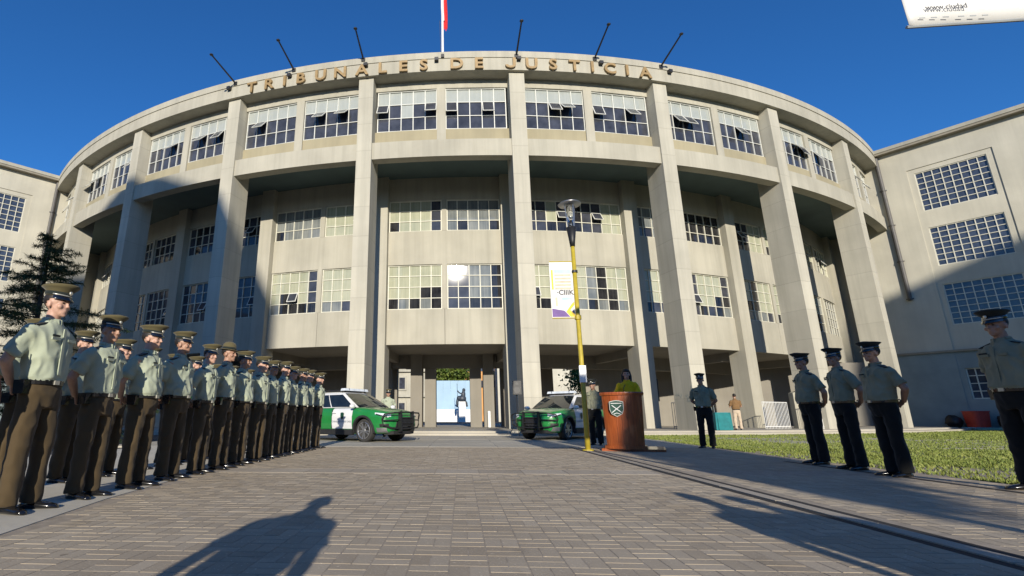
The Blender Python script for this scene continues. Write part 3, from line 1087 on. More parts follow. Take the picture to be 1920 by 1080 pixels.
        if not dome:
            b = MB()
            n = 13; vs = []
            for j in range(n):
                t = math.pi + math.pi * (.08 + .84 * j / (n - 1))
                for rr, dz in ((1.0, .006), (1.34, -.026)):
                    for tk in (0, -.005):
                        vs.append(tilt @ Vector((.087 * math.cos(t) * (1 + (rr - 1) * .35), .104 * math.sin(t) * rr, dz + tk)))
            fs = []
            for j in range(n - 1):
                a = j * 4; q = a + 4
                fs += [(a, a + 2, q + 2, q), (a + 1, q + 1, q + 3, a + 3), (a + 2, a + 3, q + 3, q + 2)]
            b.add(vs, fs); b.build('visor', M['visor'], co, smooth=True)
            b = MB()
            pts = [tilt @ Vector((.088 * math.cos(t), .107 * math.sin(t), .010)) for t in [math.pi + math.pi * (.06 + .88 * j / 12) for j in range(13)]]
            b.tube(pts, .0055, 6); b.build('chin_cord', M['silver'], co, smooth=True)
            b = MB(); b.ell(tilt @ Vector((0, -.112, .040)), (.018, .008, .022), 10, 6); b.build('cap_badge', M['silver'], co, smooth=True)
        for s in (-1, 1):
            b = MB(); b.hexa([(s * .085, -.03, 1.452), (s * .205, -.025, 1.414), (s * .205, .03, 1.416), (s * .085, .035, 1.456), (s * .085, -.03, 1.464), (s * .209, -.025, 1.424), (s * .209, .03, 1.426), (s * .085, .035, 1.468)])
            b.build('epaulette', C_['dark'], root)
            b = MB(); b.box((s * .085, -.127, 1.325), (.088, .012, .022)); b.build('pocket_flap', shirt, root)
        b = MB(); b.box((-.09, -.131, 1.348), (.075, .008, .017)); b.build('name_badge', C_['dark'], root)
        b = MB(); b.box((0, -.1285 - fr * .15, 1.225), (.028, .010, .38), M=Matrix.Rotation(-.03, 4, 'X')); b.build('placket', shirt, root)
        b = MB(); b.hexa([(-.218, -.035, .88), (-.165, -.045, .88), (-.165, .045, .88), (-.218, .045, .88), (-.222, -.045, .985), (-.168, -.05, .985), (-.168, .05, .985), (-.222, .05, .985)])
        b.build('belt_pouch', M['leather'], root)
    return root

def place(root, x, y, deg, scale=1.0, z=0.0, label=None, group=None):
    root.location = (x, y, z)
    root.rotation_euler = (0, 0, D2R(deg))
    root.scale = (scale, scale, scale)
    if label: root['label'] = label
    if group: root['group'] = group
    return root

GF = 'olive uniformed officers in the left front row'
GB = 'olive uniformed officers in the left back row'
GR = 'black trousered officers lined up on the right walk'
PA = person_proto('back', 1.0, SKIN[0], C_['shirt'], C_['trousers'], C_['cap'], 'x', group=GF, head_turn=.05, belly=.004)
PB = person_proto('back', 7.7, SKIN[1], C_['shirt'], C_['trousers'], C_['cap'], 'x', group=GF, head_turn=-.10, slim=.95, stance=.10)
PC = person_proto('back', 4.3, SKIN[0], C_['shirt'], C_['trousers'], C_['cap'], 'x', group=GF, head_turn=.12, slim=1.05, stance=.13, belly=.018)
PD = person_proto('back', 9.1, SKIN[1], C_['shirt'], C_['trousers'], C_['cap'], 'x', group=GF, head_turn=.0, slim=.93, dome=True)
PE = person_proto('back', 12.4, SKIN[1], C_['shirt'], C_['trousers'], C_['cap'], 'x', group=GF, head_turn=.22, slim=1.08, stance=.12, belly=.03)
PF = person_proto('back', 15.2, SKIN[0], C_['shirt'], C_['trousers'], C_['cap'], 'x', group=GF, head_turn=-.2, slim=.92, stance=.10)
used = set()
def officer(proto, *a, **k):
    if proto.name in used: r = copy_tree(proto)
    else: used.add(proto.name); r = proto
    place(r, *a, **k)
    r.scale = (r.scale.x * rnd.uniform(.95, 1.07), r.scale.y * rnd.uniform(.94, 1.08), r.scale.z)
    r.rotation_euler.x = rnd.uniform(-.012, .012); r.rotation_euler.y = rnd.uniform(-.012, .012)
    return r
ORD = ['second', 'third', 'fourth', 'fifth', 'sixth', 'seventh', 'eighth', 'ninth', 'tenth', 'eleventh', 'twelfth', 'thirteenth', 'fourteenth']
front = [(4.10, 1.87), (4.83, 1.74), (5.55, 1.77), (6.27, 1.82), (6.95, 1.75), (7.61, 1.87), (8.26, 1.82), (8.97, 1.82), (9.59, 1.81), (10.21, 1.86), (10.78, 1.82), (11.46, 1.84), (12.1, 1.86), (12.96, 1.87)]
seq = [PA, PB, PC, PE, PF, PD, PE, PA, PB, PF, PC, PE, PA, PF]
for i, ((yy, ht), pr) in enumerate(zip(front, seq)):
    if i == 0: lb = 'tall officer in olive cap and pale shirt, nearest whole figure of the left front row'
    elif i == 5: lb = 'officer in a rounded brimmed hat, sixth in the left front row'
    elif i == 13: lb = 'last officer of the left front row, standing beside the parked green and white car'
    else: lb = 'olive capped officer, %s from the camera in the left front row' % ORD[i - 1]
    officer(pr, -2.68 - .014 * (yy - 4.1) + rnd.uniform(-.012, .012), yy, 87 + rnd.uniform(-4, 5), ht / 1.80, 0, lb, GF)
officer(PC, -2.74, 3.34, 92, .99, 0, 'officer cut off by the left picture edge, only the chest showing', GF)
officer(PA, -2.72, 2.6, 92, 1.0, 0, 'unseen officer added beside the camera to shade the left front row', GF)  # off-view figure added to throw shade along the row
back = [3.72, 4.45, 5.15, 5.95, 6.6, 7.3, 8.0, 8.7, 9.4, 10.1, 10.9, 11.7]
for i, yy in enumerate(back):
    lb = ('officer with sunlit red face behind the tall officer, first of the left back row' if i == 0 else
          'half hidden olive capped officer, %s from the camera in the left back row' % ORD[i - 1])
    officer([PB, PE, PA, PF, PC][i % 5], -3.78 + rnd.uniform(-.05, .05), yy, 90 + rnd.uniform(-4, 8), rnd.uniform(.955, 1.0), 0, lb, GB)

QA = person_proto('back', 2.2, SKIN[1], C_['shirt_shaded'], C_['trousers2'], C_['cap2'], 'x', group=GR, head_turn=-.05, belly=.03, slim=1.05, stance=.10)
QB = person_proto('back', 5.9, SKIN[1], C_['shirt_shaded'], C_['trousers2'], C_['cap2'], 'x', group=GR, head_turn=.08, belly=.012, stance=.11)
officer(QA, 6.72, 9.0, -95, 1.005, 0, 'stout officer in dark cap and sunglasses, farthest of the three beside the lawn', GR)
officer(QB, 6.62, 8.08, -92, .985, 0, 'middle one of the three dark capped officers beside the lawn', GR)
officer(QA, 6.48, 7.17, -90, .965, 0, 'dark capped officer with bare forearm behind him, nearest of the three beside the lawn', GR)
officer(QB, 6.77, 5.80, -88, 1.045, 0, 'officer in silver trimmed dark cap at the right picture edge, nearest on the right', GR)
officer(QB, 7.05, 13.55, -38, 1.03, 0, 'officer standing alone before the pillar with graffiti, facing the drive')
officer(QA, 4.62, 14.75, -35, 1.0, 0, 'shaded officer standing behind the yellow post and beside the wooden lectern')
officer(PB, -2.12, 20.75, 12, 1.045, 0, 'officer standing behind the bonnet of the green and white car at the left')
for nm in (7.05, 4.62, -2.12):
    for o in bpy.data.objects:
        if o.type == 'EMPTY' and abs(o.location.x - nm) < 1e-4 and 'group' in o: del o['group']

WO = person_proto('lectern', 3.1, SKIN[0], C_['yellow'], C_['denim'], None, 'dark haired woman in a bright yellow top speaking behind the wooden lectern', hairstyle='long', slim=.95, head_turn=.1)
place(WO, 5.02, 12.98, -22, 1.03, .11)
VE = person_proto('phone', 8.1, SKIN[1], C_['brown'], C_['beige'], None, 'man in brown vest and beige trousers facing the pillar with graffiti', slim=1.0)
place(VE, 14.42, 26.3, 172, .99, PLAT)
# people standing beside the photographer; their shadows fall on the drive
BY = person_proto('side', 6.6, SKIN[0], C_['denim'], C_['trousers2'], None, 'person standing behind the camera whose shadow lies on the brick drive', slim=1.08)
place(BY, .0, -.62, 180, .975)
BY.scale = (1.2, 1.15, .975)
for i, (x, y, s) in enumerate(((3.44, -.30, 1.0), (3.80, -.36, .98))):
    o = copy_tree(BY); place(o, x, y, 180 + 10 * i, s, 0, ['bystander right of the camera casting the long shadow beside the kerb', 'second bystander right of the camera near the kerb'][i])
    o.scale = (1.2, 1.1, s)

# ------------------------------------------------------------------ patrol cars
def paint(name, col, rough=.28):
    m = NT(name)
    m.b.inputs["Base Color"].default_value = (*col, 1)
    m.b.inputs["Roughness"].default_value = rough
    m.b.inputs["Coat Weight"].default_value = .7
    m.b.inputs["Coat Roughness"].default_value = .06
    f = m.noise(3, 4, obj=True)
    m.l(m.ramp(f, [(.35, tuple(c * .9 for c in col)), (.7, col)]), m.b.inputs["Base Color"])
    return m.mat
M['green'] = paint('car_green_paint', (.018, .21, .045))
M['carwhite'] = paint('car_white_paint', (.74, .74, .73))
M['cladding'] = plain('black_cladding', (.018, .018, .019), .6)
M['carglass'] = plain('car_glass', (.012, .016, .018), .04, var=.3, spec=.8)
M['tyre'] = plain('tyre_rubber', (.035, .034, .032), .8)
M['rim'] = plain('alloy_rim', (.50, .50, .50), .3, metal=.85)
M['lamp'] = plain('headlamp_lens', (.62, .66, .70), .08, spec=.8)
M['emblem_green'] = plain('emblem_green', (.010, .055, .035), .4)
M['grey_print'] = plain('grey_print', (.30, .32, .33), .5)

def make_car():
    root = empty('patrol_car', (0, 0, 0), 'x', 'police car', 'green and white patrol cars before the courthouse')
    XS = np.array([-2.22, -2.16, -2.0, -1.7, -1.32, -.7, 0, .6, .95, 1.3, 1.7, 2.0, 2.14, 2.22, 2.25])
    ZT = np.array([.92, 1.00, 1.05, 1.07, 1.07, 1.06, 1.05, 1.05, 1.06, 1.04, .99, .93, .87, .80, .72])
    ZB = np.array([.42, .34, .28, .25, .24, .23, .23, .23, .23, .24, .25, .27, .29, .33, .38])
    WD = np.array([.66, .76, .84, .885, .905, .90, .895, .895, .90, .905, .885, .82, .74, .62, .50])
    PT = np.array([0, .08, .22, .40, .58, .72, .84, .92, .97, 1.0])
    PW = np.array([.84, .93, .97, 1.0, 1.0, .99, .975, .955, .925, .87])
    def sm(a, x):      # smooth interpolation
        xs = np.clip(np.array([x - .05, x, x + .05]), XS[0], XS[-1])
        return float(np.interp(xs, XS, a).mean())
    def side(x, z):
        zt, zb = sm(ZT, x), sm(ZB, x)
        p = (z - zb) / max(.01, zt - zb)
        crease = .012 * math.exp(-((z - .78) / .05) ** 2)
        return sm(WD, x) * float(np.interp(p, PT, PW)) + crease
    b = MB()
    rings = []
    for x in np.concatenate([np.linspace(-2.22, -1.9, 6), np.linspace(-1.8, 1.8, 37), np.linspace(1.88, 2.25, 9)]):
        zt, zb = sm(ZT, x), sm(ZB, x)
        right = []
        for p in np.linspace(0, 1, 15):
            z = zb + (zt - zb) * p
            right.append((x, -side(x, z), z))
        wt = side(x, zt)
        crown = [(x, -wt * k, zt + .035 * (1 - k ** 2)) for k in (.75, .45, .15, -.15, -.45, -.75)]
        left = [(q[0], -q[1], q[2]) for q in reversed(right)]
        rings.append(right + crown + left)
    b.loft(rings)
    me = recalc(b.mesh('body', [M['green'], M['cladding']], True))
    # wheel openings
    cut = MB()
    for x in (-1.32, 1.32):
        for s in (-1, 1):
            cut.tube([(x, s * .58, .37), (x, s * 1.1, .37)], .425, 32, m=1)
    co = bpy.data.objects.new('cut', recalc(cut.mesh('cut', [M['green'], M['black']]))); COL.objects.link(co)
    me = evaluated(me, [('BOOLEAN', dict(object=co, operation='DIFFERENCE', solver='EXACT'))])
    bpy.data.objects.remove(co)
    link('body', me, root)
    # cladding: arches and sills
    for x in (-1.32, 1.32):
        for s in (-1, 1):
            b = MB(); rr = []
            for k in range(25):
                t = math.pi * (-.06 + 1.12 * k / 24)
                ring = []
                for r_, o_ in ((.395, -.08), (.395, .022), (.42, .028), (.462, .018), (.462, -.08)):
                    xx, zz = x + r_ * math.cos(t), .36 + r_ * math.sin(t)
                    yy2 = side(max(-2.2, min(2.2, xx)), max(zz, .30)) + o_
                    ring.append((xx, s * yy2, zz))
                rr.append(ring if s > 0 else list(reversed(ring)))
            b.loft(rr); b.build('wheel_arch', M['cladding'], root, smooth=False)
    for s in (-1, 1):
        b = MB(); b.hexa([(-.87, s * .80, .20), (.87, s * .80, .20), (.87, s * .915, .22), (-.87, s * .915, .22), (-.87, s * .80, .40), (.87, s * .80, .40), (.87, s * .918, .37), (-.87, s * .918, .37)])
        b.build('sill', M['cladding'], root)
    # cabin
    def cab(z):
        k = (z - 1.03) / .56
        xf = 1.08 - .98 * k ** 1.08
        xr = -2.10 + .42 * k ** 1.4
        hw = .80 - .185 * k ** 1.35
        return xf, xr, hw
    b = MB(); rings = []
    for z in np.concatenate([np.linspace(1.0, 1.5, 9), [1.54, 1.575, 1.6]]):
        xf, xr, hw = cab(min(z, 1.56))
        if z > 1.56:
            k = (z - 1.56) / .04
            xf -= .18 * k; xr += .15 * k; hw -= .10 * k
        ring = []
        n = 48
        for j in range(n):
            t = 2 * math.pi * j / n
            c_, s_ = math.cos(t), math.sin(t)
            e = 2 / 7
            bow = .10 * (1 - abs(s_) ** 1.5) if c_ > 0 else .04 * (1 - abs(s_) ** 1.5)
            ring.append(((xf + xr) / 2 + (xf - xr) / 2 * math.copysign(abs(c_) ** e, c_) + (bow if c_ > 0 else -bow) - (.08 if c_ > 0 else -.03), hw * math.copysign(abs(s_) ** e, s_), z))
        rings.append(ring)
    b.loft(rings); b.build('cabin', M['carwhite'], root, smooth=True)
    # glass
    def sidewin(f0, f1, z0, z1, s, nm, slope0=0, slope1=0):
        b = MB(); vs = []
        for j in range(5):
            z = z0 + (z1 - z0) * j / 4
            xf, xr, hw = cab(z)
            a0 = xr + (xf - xr) * f0 + slope0 * j / 4; a1 = xr + (xf - xr) * f1 + slope1 * j / 4
            for i in range(7):
                vs.append((a0 + (a1 - a0) * i / 6, s * (hw + .008), z))
        fs = [(j * 7 + i, j * 7 + i + 1, (j + 1) * 7 + i + 1, (j + 1) * 7 + i) for j in range(4) for i in range(6)]
        if s > 0: fs = [tuple(reversed(f)) for f in fs]
        return b.add(vs, fs).build(nm, M['carglass'], root)
    for s in (-1, 1):
        sidewin(.60, .93, 1.09, 1.50, s, 'side_window', 0, 0)
        sidewin(.30, .585, 1.09, 1.50, s, 'side_window')
        sidewin(.10, .285, 1.13, 1.47, s, 'side_window')
    b = MB(); vs = []
    for j in range(7):
        z = 1.06 + .49 * j / 6
        xf, xr, hw = cab(z)
        for i in range(9):
            k = -1 + 2 * i / 8
            vs.append((xf + .028 + .10 * (1 - abs(k * .9) ** 1.5) - .08 + .012, k * (hw - .055), z))
    b.add(vs, [(j * 9 + i, j * 9 + i + 1, (j + 1) * 9 + i + 1, (j + 1) * 9 + i) for j in range(6) for i in range(8)])
    b.build('windshield', M['carglass'], root, smooth=True)
    MB().tube([(1.12, -.55, 1.075), (1.14, -.1, 1.09), (1.02, .0, 1.10)], .012, 6).build('wiper', M['black'], root)
    # white doors on the green body
    def panel(x0, x1, z0, z1, s, nm, mat, n=12, off=.006):
        b = MB(); vs = []
        for j in range(n + 1):
            z = z0 + (z1 - z0) * j / n
            for i in range(n + 1):
                x = x0 + (x1 - x0) * i / n
                vs.append((x, s * (side(x, z) + off), z))
        fs = [(j * (n + 1) + i, j * (n + 1) + i + 1, (j + 1) * (n + 1) + i + 1, (j + 1) * (n + 1) + i) for j in range(n) for i in range(n)]
        if s > 0: fs = [tuple(reversed(f)) for f in fs]
        return b.add(vs, fs).build(nm, mat, root, smooth=True)
    for s in (-1, 1):
        d = panel(-.10, .84, .40, 1.045, s, 'door', M['carwhite'])
        panel(-1.02, -.115, .40, 1.045, s, 'rear_door', M['green'])
        MB().box((.02, s * .925, .90), (.17, .025, .03)).build('handle', M['carwhite'], d)
        b = MB(); b.box((-.108, s * .897, .72), (.012, .012, .62)); b.build('door_gap', M['black'], d)
        # badge and lettering on the door
        sh = [(-.075, .10), (0, .115), (.075, .10), (.075, -.01), (.045, -.08), (0, -.115), (-.045, -.08), (-.075, -.01)]
        b = MB(); b.loft([[(.40 + p[0], s * (.922), .80 + p[1]) for p in sh], [(.40 + p[0], s * (.926), .80 + p[1]) for p in sh]])
        b.build('badge', M['emblem_green'], d)
        tm = text_mesh('CARABINEROS DE CHILE', .082, .001, M['grey_print'])
        o = link('lettering', tm, d)
        o.location = (.38, s * .922, .60); o.rotation_euler = (D2R(90), 0, 0 if s < 0 else math.pi)
        b = MB(); b.ell((.93, s * .985, 1.10), (.075, .115, .075), 14, 8); mr = b.build('mirror', M['carwhite'], root, smooth=True)
        MB().hexa([(.86, s * .86, 1.04), (.94, s * .86, 1.04), (.94, s * .93, 1.06), (.86, s * .93, 1.06), (.86, s * .80, 1.07), (.94, s * .80, 1.07), (.94, s * .93, 1.09), (.86, s * .93, 1.09)]).build('mirror_arm', M['black'], mr)
        # headlamps
        b = MB(); vs = []
        for i in range(9):
            k = i / 8
            x = 2.20 - .42 * k
            zc = .80 + .075 * k
            hh = .060 * (1 - .55 * k)
            yy2 = side(x, zc)
            vs += [(x + .014, s * (yy2 + .010), zc - hh), (x + .014, s * (side(x, zc + hh) + .012), zc + hh)]
        fs = [(2 * i, 2 * i + 2, 2 * i + 3, 2 * i + 1) for i in range(8)]
        if s < 0: fs = [tuple(reversed(f)) for f in fs]
        b.add(vs, fs); hl = b.build('headlight', M['lamp'], root)
        b = MB(); vs = []
        for i in range(9):
            k = i / 8; x = 2.16 - .34 * k; zc = .77 + .08 * k; hh = .017
            vs += [(x + .018, s * (side(x, zc) + .016), zc - hh), (x + .018, s * (side(x, zc + hh) + .016), zc + hh)]
        b.add(vs, fs); b.build('lamp_mask', M['black'], hl)
        # lower bumper skid corner and fog lamp
        panel(1.86, 2.16, .30, .44, s, 'skid_plate', M['steel'], 6, .012)
        panel(1.98, 2.20, .46, .56, s, 'fog_recess', M['black'], 6, .010)
        b = MB(); b.tube([(-1.75, s * .56, 1.60), (-1.6, s * .58, 1.645), (-.2, s * .58, 1.65), (.0, s * .56, 1.60)], .02, 8); b.build('roof_rail', M['black'], root, smooth=True)
        # tail lamp
        panel(-2.16, -1.86, .88, 1.0, s, 'tail_lamp', M['red'], 5, .010)
    # grille, plate, bumper
    b = MB(); b.hexa([(2.20, -.52, .36), (2.262, -.40, .36), (2.262, .40, .36), (2.20, .52, .36), (2.19, -.36, .66), (2.262, -.30, .64), (2.262, .30, .64), (2.19, .36, .66)])
    b.build('grille', M['black'], root)
    MB().box((2.275, 0, .52), (.012, .36, .11)).build('number_plate', M['white'], root)
    b = MB(); b.ell((2.272, 0, .69), (.012, .06, .042), 12, 6); b.build('front_badge', M['steel'], root)
    b = MB(); b.hexa([(2.0, -.62, .22), (2.27, -.48, .25), (2.27, .48, .25), (2.0, .62, .22), (2.0, -.66, .34), (2.275, -.50, .34), (2.275, .50, .34), (2.0, .66, .34)])
    b.build('front_bumper', M['cladding'], root)
    # push bar with wings
    pb = MB()
    for s in (-1, 1):
        pb.hexa([(2.28, s * .27, .30), (2.44, s * .27, .34), (2.44, s * .31, .34), (2.28, s * .31, .30), (2.30, s * .27, .93), (2.42, s * .27, .95), (2.42, s * .31, .95), (2.30, s * .31, .93)])
        pb.tube([(2.38, s * .29, .90), (2.37, s * .62, .89), (2.20, s * .86, .84), (2.14, s * .90, .70), (2.17, s * .86, .52), (2.32, s * .62, .44), (2.38, s * .29, .42)], .024, 8)
        pb.tube([(2.36, s * .29, .68), (2.33, s * .62, .67), (2.17, s * .87, .66)], .019, 8)
    for z in (.42, .58, .74, .91):
        pb.tube([(2.39, -.29, z), (2.39, .29, z)], .024, 8)
    pb.box((2.36, 0, .62), (.012, .46, .28))
    pb.build('push_bar', M['black'], root)
    # light bar
    lb = MB(); lb.hexa([(-.12, -.56, 1.64), (.12, -.56, 1.64), (.12, .56, 1.64), (-.12, .56, 1.64), (-.09, -.54, 1.72), (.09, -.54, 1.72), (.09, .54, 1.72), (-.09, .54, 1.72)])
    lo = lb.build('light_bar', M['lamp'], root)
    MB().box((0, 0, 1.625), (.14, .9, .04)).build('bar_foot', M['black'], lo)
    for s in (-1, 1):
        MB().box((0, s * .36, 1.681), (.235, .02, .087)).build('bar_divider', M['steel'], lo)
    # wheels
    for x in (-1.32, 1.32):
        for s in (-1, 1):
            b = MB()
            secs = [(.60, .30), (.60, .335), (.63, .355), (.80, .355), (.835, .34), (.84, .262), (.815, .255)]
            n = 32
            rings = [[(x + r_ * math.cos(2 * math.pi * j / n), s * yw, .357 + r_ * math.sin(2 * math.pi * j / n)) for j in range(n)] for yw, r_ in secs]
            if s > 0: rings = [list(reversed(q)) for q in rings]
            b.loft(rings); wh = b.build('wheel', M['tyre'], root, smooth=True)
            rb = MB()
            for q in range(10):
                t = 2 * math.pi * q / 10 + (.11 if q % 2 else -.11)
                dx, dz = math.cos(t), math.sin(t)
                px2, pz2 = -dz, dx
                P = lambda r_, w2, yv: (x + dx * r_ + px2 * w2, s * yv, .357 + dz * r_ + pz2 * w2)
                rb.hexa([P(.05, -.022, .80), P(.05, .022, .80), P(.05, .022, .83), P(.05, -.022, .83), P(.25, -.016, .80), P(.25, .016, .80), P(.25, .016, .835), P(.25, -.016, .835)])
            rb.tube([(x, s * .79, .357), (x, s * .838, .357)], .06, 14)
            ring_o = [(x + .252 * math.cos(2 * math.pi * j / 32), s * .832, .357 + .252 * math.sin(2 * math.pi * j / 32)) for j in range(33)]
            rb.tube(ring_o, .014, 6)
            rb.build('rim', M['rim'], wh)
            MB().tube([(x, s * .70, .357), (x, s * .79, .357)], .245, 28).build('brake_disc', M['black'], wh)
    # dark underside between the wheels
    MB().box((0, 0, .30), (3.9, 1.1, .12)).build('underbody', M['black'], root)
    return root

car = make_car()
def put_car(root, front_mid, heading, label):
    h = Vector((heading[0], heading[1], 0)).normalized()
    p = Vector((front_mid[0], front_mid[1], 0)) - h * 1.32
    root.location = p
    root.rotation_euler = (0, 0, math.atan2(h.y, h.x))
    root['label'] = label
put_car(car, (-2.18 + .78 * .555, 16.25 + .78 * .832), (.832, -.555), 'green and white patrol car with black push bar, beside the left rank of officers')
car2 = copy_tree(car)
put_car(car2, (4.50 - .78 * .788, 18.2 + .78 * .616), (-.616, -.788), 'green and white patrol car behind the yellow post and the lectern')

# ------------------------------------------------------------------ lectern
m = NT('lectern_wood')
f = m.noise(2.2, 6, (16, 16, 1.1), .6, obj=True)
m.l(m.ramp(f, [(.3, (.20, .046, .012)), (.55, (.34, .082, .020)), (.75, (.44, .125, .034))]), m.b.inputs["Base Color"])
m.b.inputs["Roughness"].default_value = .32
m.b.inputs["Coat Weight"].default_value = .4
m.bump(f, .12, .004)
M['wood'] = m.mat
lec = empty('lectern', (4.62, 12.22, 0), 'reddish wooden lectern with a dark green and white shield on its front', 'lectern')
lx, ly = 4.62, 12.22
b = MB()   # bowed front, sides and back
def lec_ring(z, w2, d):
    front = [(lx + w2 * math.sin(a) / math.sin(1.0), ly - .10 - d * (math.cos(a) - math.cos(1.0)) / (1 - math.cos(1.0)), z) for a in np.linspace(-1.0, 1.0, 15)]
    return front + [(lx + w2, ly + .42, z), (lx - w2, ly + .42, z)]
b.loft([lec_ring(.07, .40, .16), lec_ring(.5, .415, .165), lec_ring(1.24, .44, .17)])
b.build('front_panel', M['wood'], lec)
b = MB(); b.loft([lec_ring(.055, .455, .185), lec_ring(.12, .45, .185)]); b.build('plinth', M['wood'], lec)
b = MB(); b.loft([lec_ring(1.24, .475, .20), lec_ring(1.285, .485, .205), lec_ring(1.31, .475, .20)]); b.build('top_board', M['wood'], lec)
MB().box((lx + .15, ly + .55, .027), (1.35, 1.35, .054)).build('base_board', M['wood'], lec)
for sx in (-.13, -.02, .10):
    MB().box((lx + sx, ly - .10 - .168 * (math.cos(sx * 2.6) - math.cos(1)) / (1 - math.cos(1)) - .004, .45), (.012, .02, .6)).build('groove_bead', M['wood'], lec)
# shield with crossed rifles
ex, ey, ez = lx - .12, ly - .285, .94
def shield(k, y0, y1, mat, parent, nm):
    p = [(-.145, .145), (-.07, .165), (0, .175), (.07, .165), (.145, .145), (.145, -.02), (.11, -.115), (0, -.175), (-.11, -.115), (-.145, -.02)]
    b = MB(); b.loft([[(ex + q[0] * k, y1, ez + q[1] * k) for q in p], [(ex + q[0] * k, y0, ez + q[1] * k) for q in p]])
    return b.build(nm, mat, parent)
es = shield(1.06, ey, ey + .02, M['silver'], lec, 'shield')
shield(.97, ey - .004, ey + .004, M['emblem_green'], es, 'shield_field')
for s in (-1, 1):
    MB().tube([(ex - s * .10, ey - .012, ez - .09), (ex + s * .10, ey - .012, ez + .07)], .010, 6).build('crossed_rifle', M['white'], es)
MB().box((ex, ey - .012, ez + .115), (.24, .012, .012)).build('shield_bar', M['white'], es)
MB().tube([(ex - .07, ey - .012, ez - .125), (ex, ey - .012, ez - .10), (ex + .07, ey - .012, ez - .125)], .008, 6).build('shield_ribbon', M['white'], es)
MB().tube([(lx + .05, ly + .10, 1.31), (lx + .06, ly + .12, 1.42), (lx + .10, ly + .22, 1.50)], .008, 6).build('microphone', M['black'], lec)

lec.rotation_euler = (0, 0, D2R(-19))

# ------------------------------------------------------------------ street furniture
m = NT('clear_lamp_glass')
m.b.inputs["Transmission Weight"].default_value = 1
m.b.inputs["Roughness"].default_value = .05
m.b.inputs["Base Color"].default_value = (.9, .92, .92, 1)
M['clear'] = m.mat
M['purple'] = plain('banner_purple', (.13, .06, .25), .6)
M['banner_yellow'] = plain('banner_yellow', (.75, .50, .03), .6)
M['banner_blue'] = plain('banner_pale_blue', (.42, .66, .76), .6)
M['banner_pink'] = plain('banner_pale_pink', (.74, .46, .34), .6)
M['banner_navy'] = plain('banner_navy', (.03, .04, .16), .6)
M['banner'] = plain('banner_white_vinyl', (.66, .66, .64), .5, var=.04, nscale=3)
M['print'] = plain('banner_dark_print', (.06, .06, .07), .6)

def lamp_post(x, y, label, arms=True):
    root = empty('lamp_post', (x, y, 0), label, 'lamp post', 'yellow lamp posts with banners')
    MB().tube([(x, y, -.02), (x, y, .5), (x, y, 5.0)], [.062, .060, .050], 14).build('pole', M['yellow'], root, smooth=True)
    MB().tube([(x, y, 0), (x, y, .03)], .13, 14).build('base_flange', M['yellow'], root)
    MB().tube([(x, y, 4.98), (x, y, 5.12), (x, y, 5.50)], [.06, .075, .125], 14).build('lamp_collar', M['black'], root, smooth=True)
    for a in range(4):
        t = a * math.pi / 2 + .4
        MB().tube([(x + .10 * math.cos(t), y + .10 * math.sin(t), 5.48), (x + .15 * math.cos(t), y + .15 * math.sin(t), 6.12)], .010, 6).build('lamp_stay', M['steel'], root)
    MB().tube([(x, y, 5.49), (x, y, 6.08)], [.06, .10], 20).build('lamp_glass', M['clear'], root, smooth=True)
    MB().tube([(x, y, 5.52), (x, y, 5.70)], [.03, .025], 10).build('bulb', M['steel'], root, smooth=True)
    MB().loft([[(x + r_ * math.cos(2 * math.pi * j / 28), y + r_ * math.sin(2 * math.pi * j / 28), z) for j in range(28)] for r_, z in ((.285, 6.13), (.295, 6.145), (.25, 6.175), (.06, 6.20))]).build('lamp_lid', M['steel'], root, smooth=True)
    MB().tube([(x, y, 4.28), (x, y, 4.34)], .075, 14).build('pole_band', M['iron'], root)
    for z in ((3.12, 4.58) if arms else (4.58,)):
        MB().tube([(x + .05, y, z), (x - .62, y, z)], .014, 8).build('banner_arm', M['yellow'], root)
    MB().tube([(x, y, 3.08), (x, y, 3.18)], .080, 14).build('pole_clamp', M['yellow'], root)
    return root

lamp_post(3.78, 12.32, 'yellow lamp post with glass lantern and printed banner, left of the lectern')
b = MB(); b.hexa([(3.70, 12.245, 1.55), (3.86, 12.245, 1.55), (3.86, 12.30, 1.55), (3.70, 12.30, 1.55), (3.70, 12.245, 1.95), (3.86, 12.245, 1.95), (3.86, 12.30, 1.95), (3.70, 12.30, 1.95)])
tag(b.build('notice', M['white']), 'white paper notice stuck on the yellow lamp post', 'notice')
ban = empty('street_banner', (3.42, 12.32, 3.14), 'white banner with purple corner and yellow chevron hanging from the yellow lamp post', 'banner')
bx0, bx1, by, bz0, bz1 = 3.155, 3.72, 12.32, 3.135, 4.565
MB().box(((bx0 + bx1) / 2, by, (bz0 + bz1) / 2), (bx1 - bx0, .008, bz1 - bz0)).build('sheet', M['banner'], ban)
def flat(pts, nm, mat, parent, y, th=.002):
    b = MB(); b.loft([[(p[0], y, p[1]) for p in pts], [(p[0], y - th, p[1]) for p in pts]])
    return b.build(nm, mat, parent)
yb = by - .0045
W_, H_ = bx1 - bx0, bz1 - bz0
q = lambda u, v: (bx0 + u * W_, bz0 + v * H_)
flat([q(0.02, .01), q(.78, .01), q(.55, .12), q(.02, .16)], 'purple_corner', M['purple'], ban, yb)
flat([q(.62, .10), q(.80, .01), q(.99, .01), q(.99, .06), q(.80, .13), q(.99, .22), q(.99, .28), q(.88, .24)], 'yellow_chevron', M['banner_yellow'], ban, yb - .003)
flat([q(.86, .10), q(.97, .06), q(.97, .15)], 'navy_mark', M['banner_navy'], ban, yb - .006)
flat([q(.45, .31), q(.93, .31), q(.93, .36), q(.45, .36)], 'blue_label', M['banner_blue'], ban, yb)
for v in (.50, .56, .62, .68, .74):
    flat([q(.20, v), q(.92, v), q(.92, v + .038), q(.20, v + .038)], 'pink_line', M['banner_pink'], ban, yb)
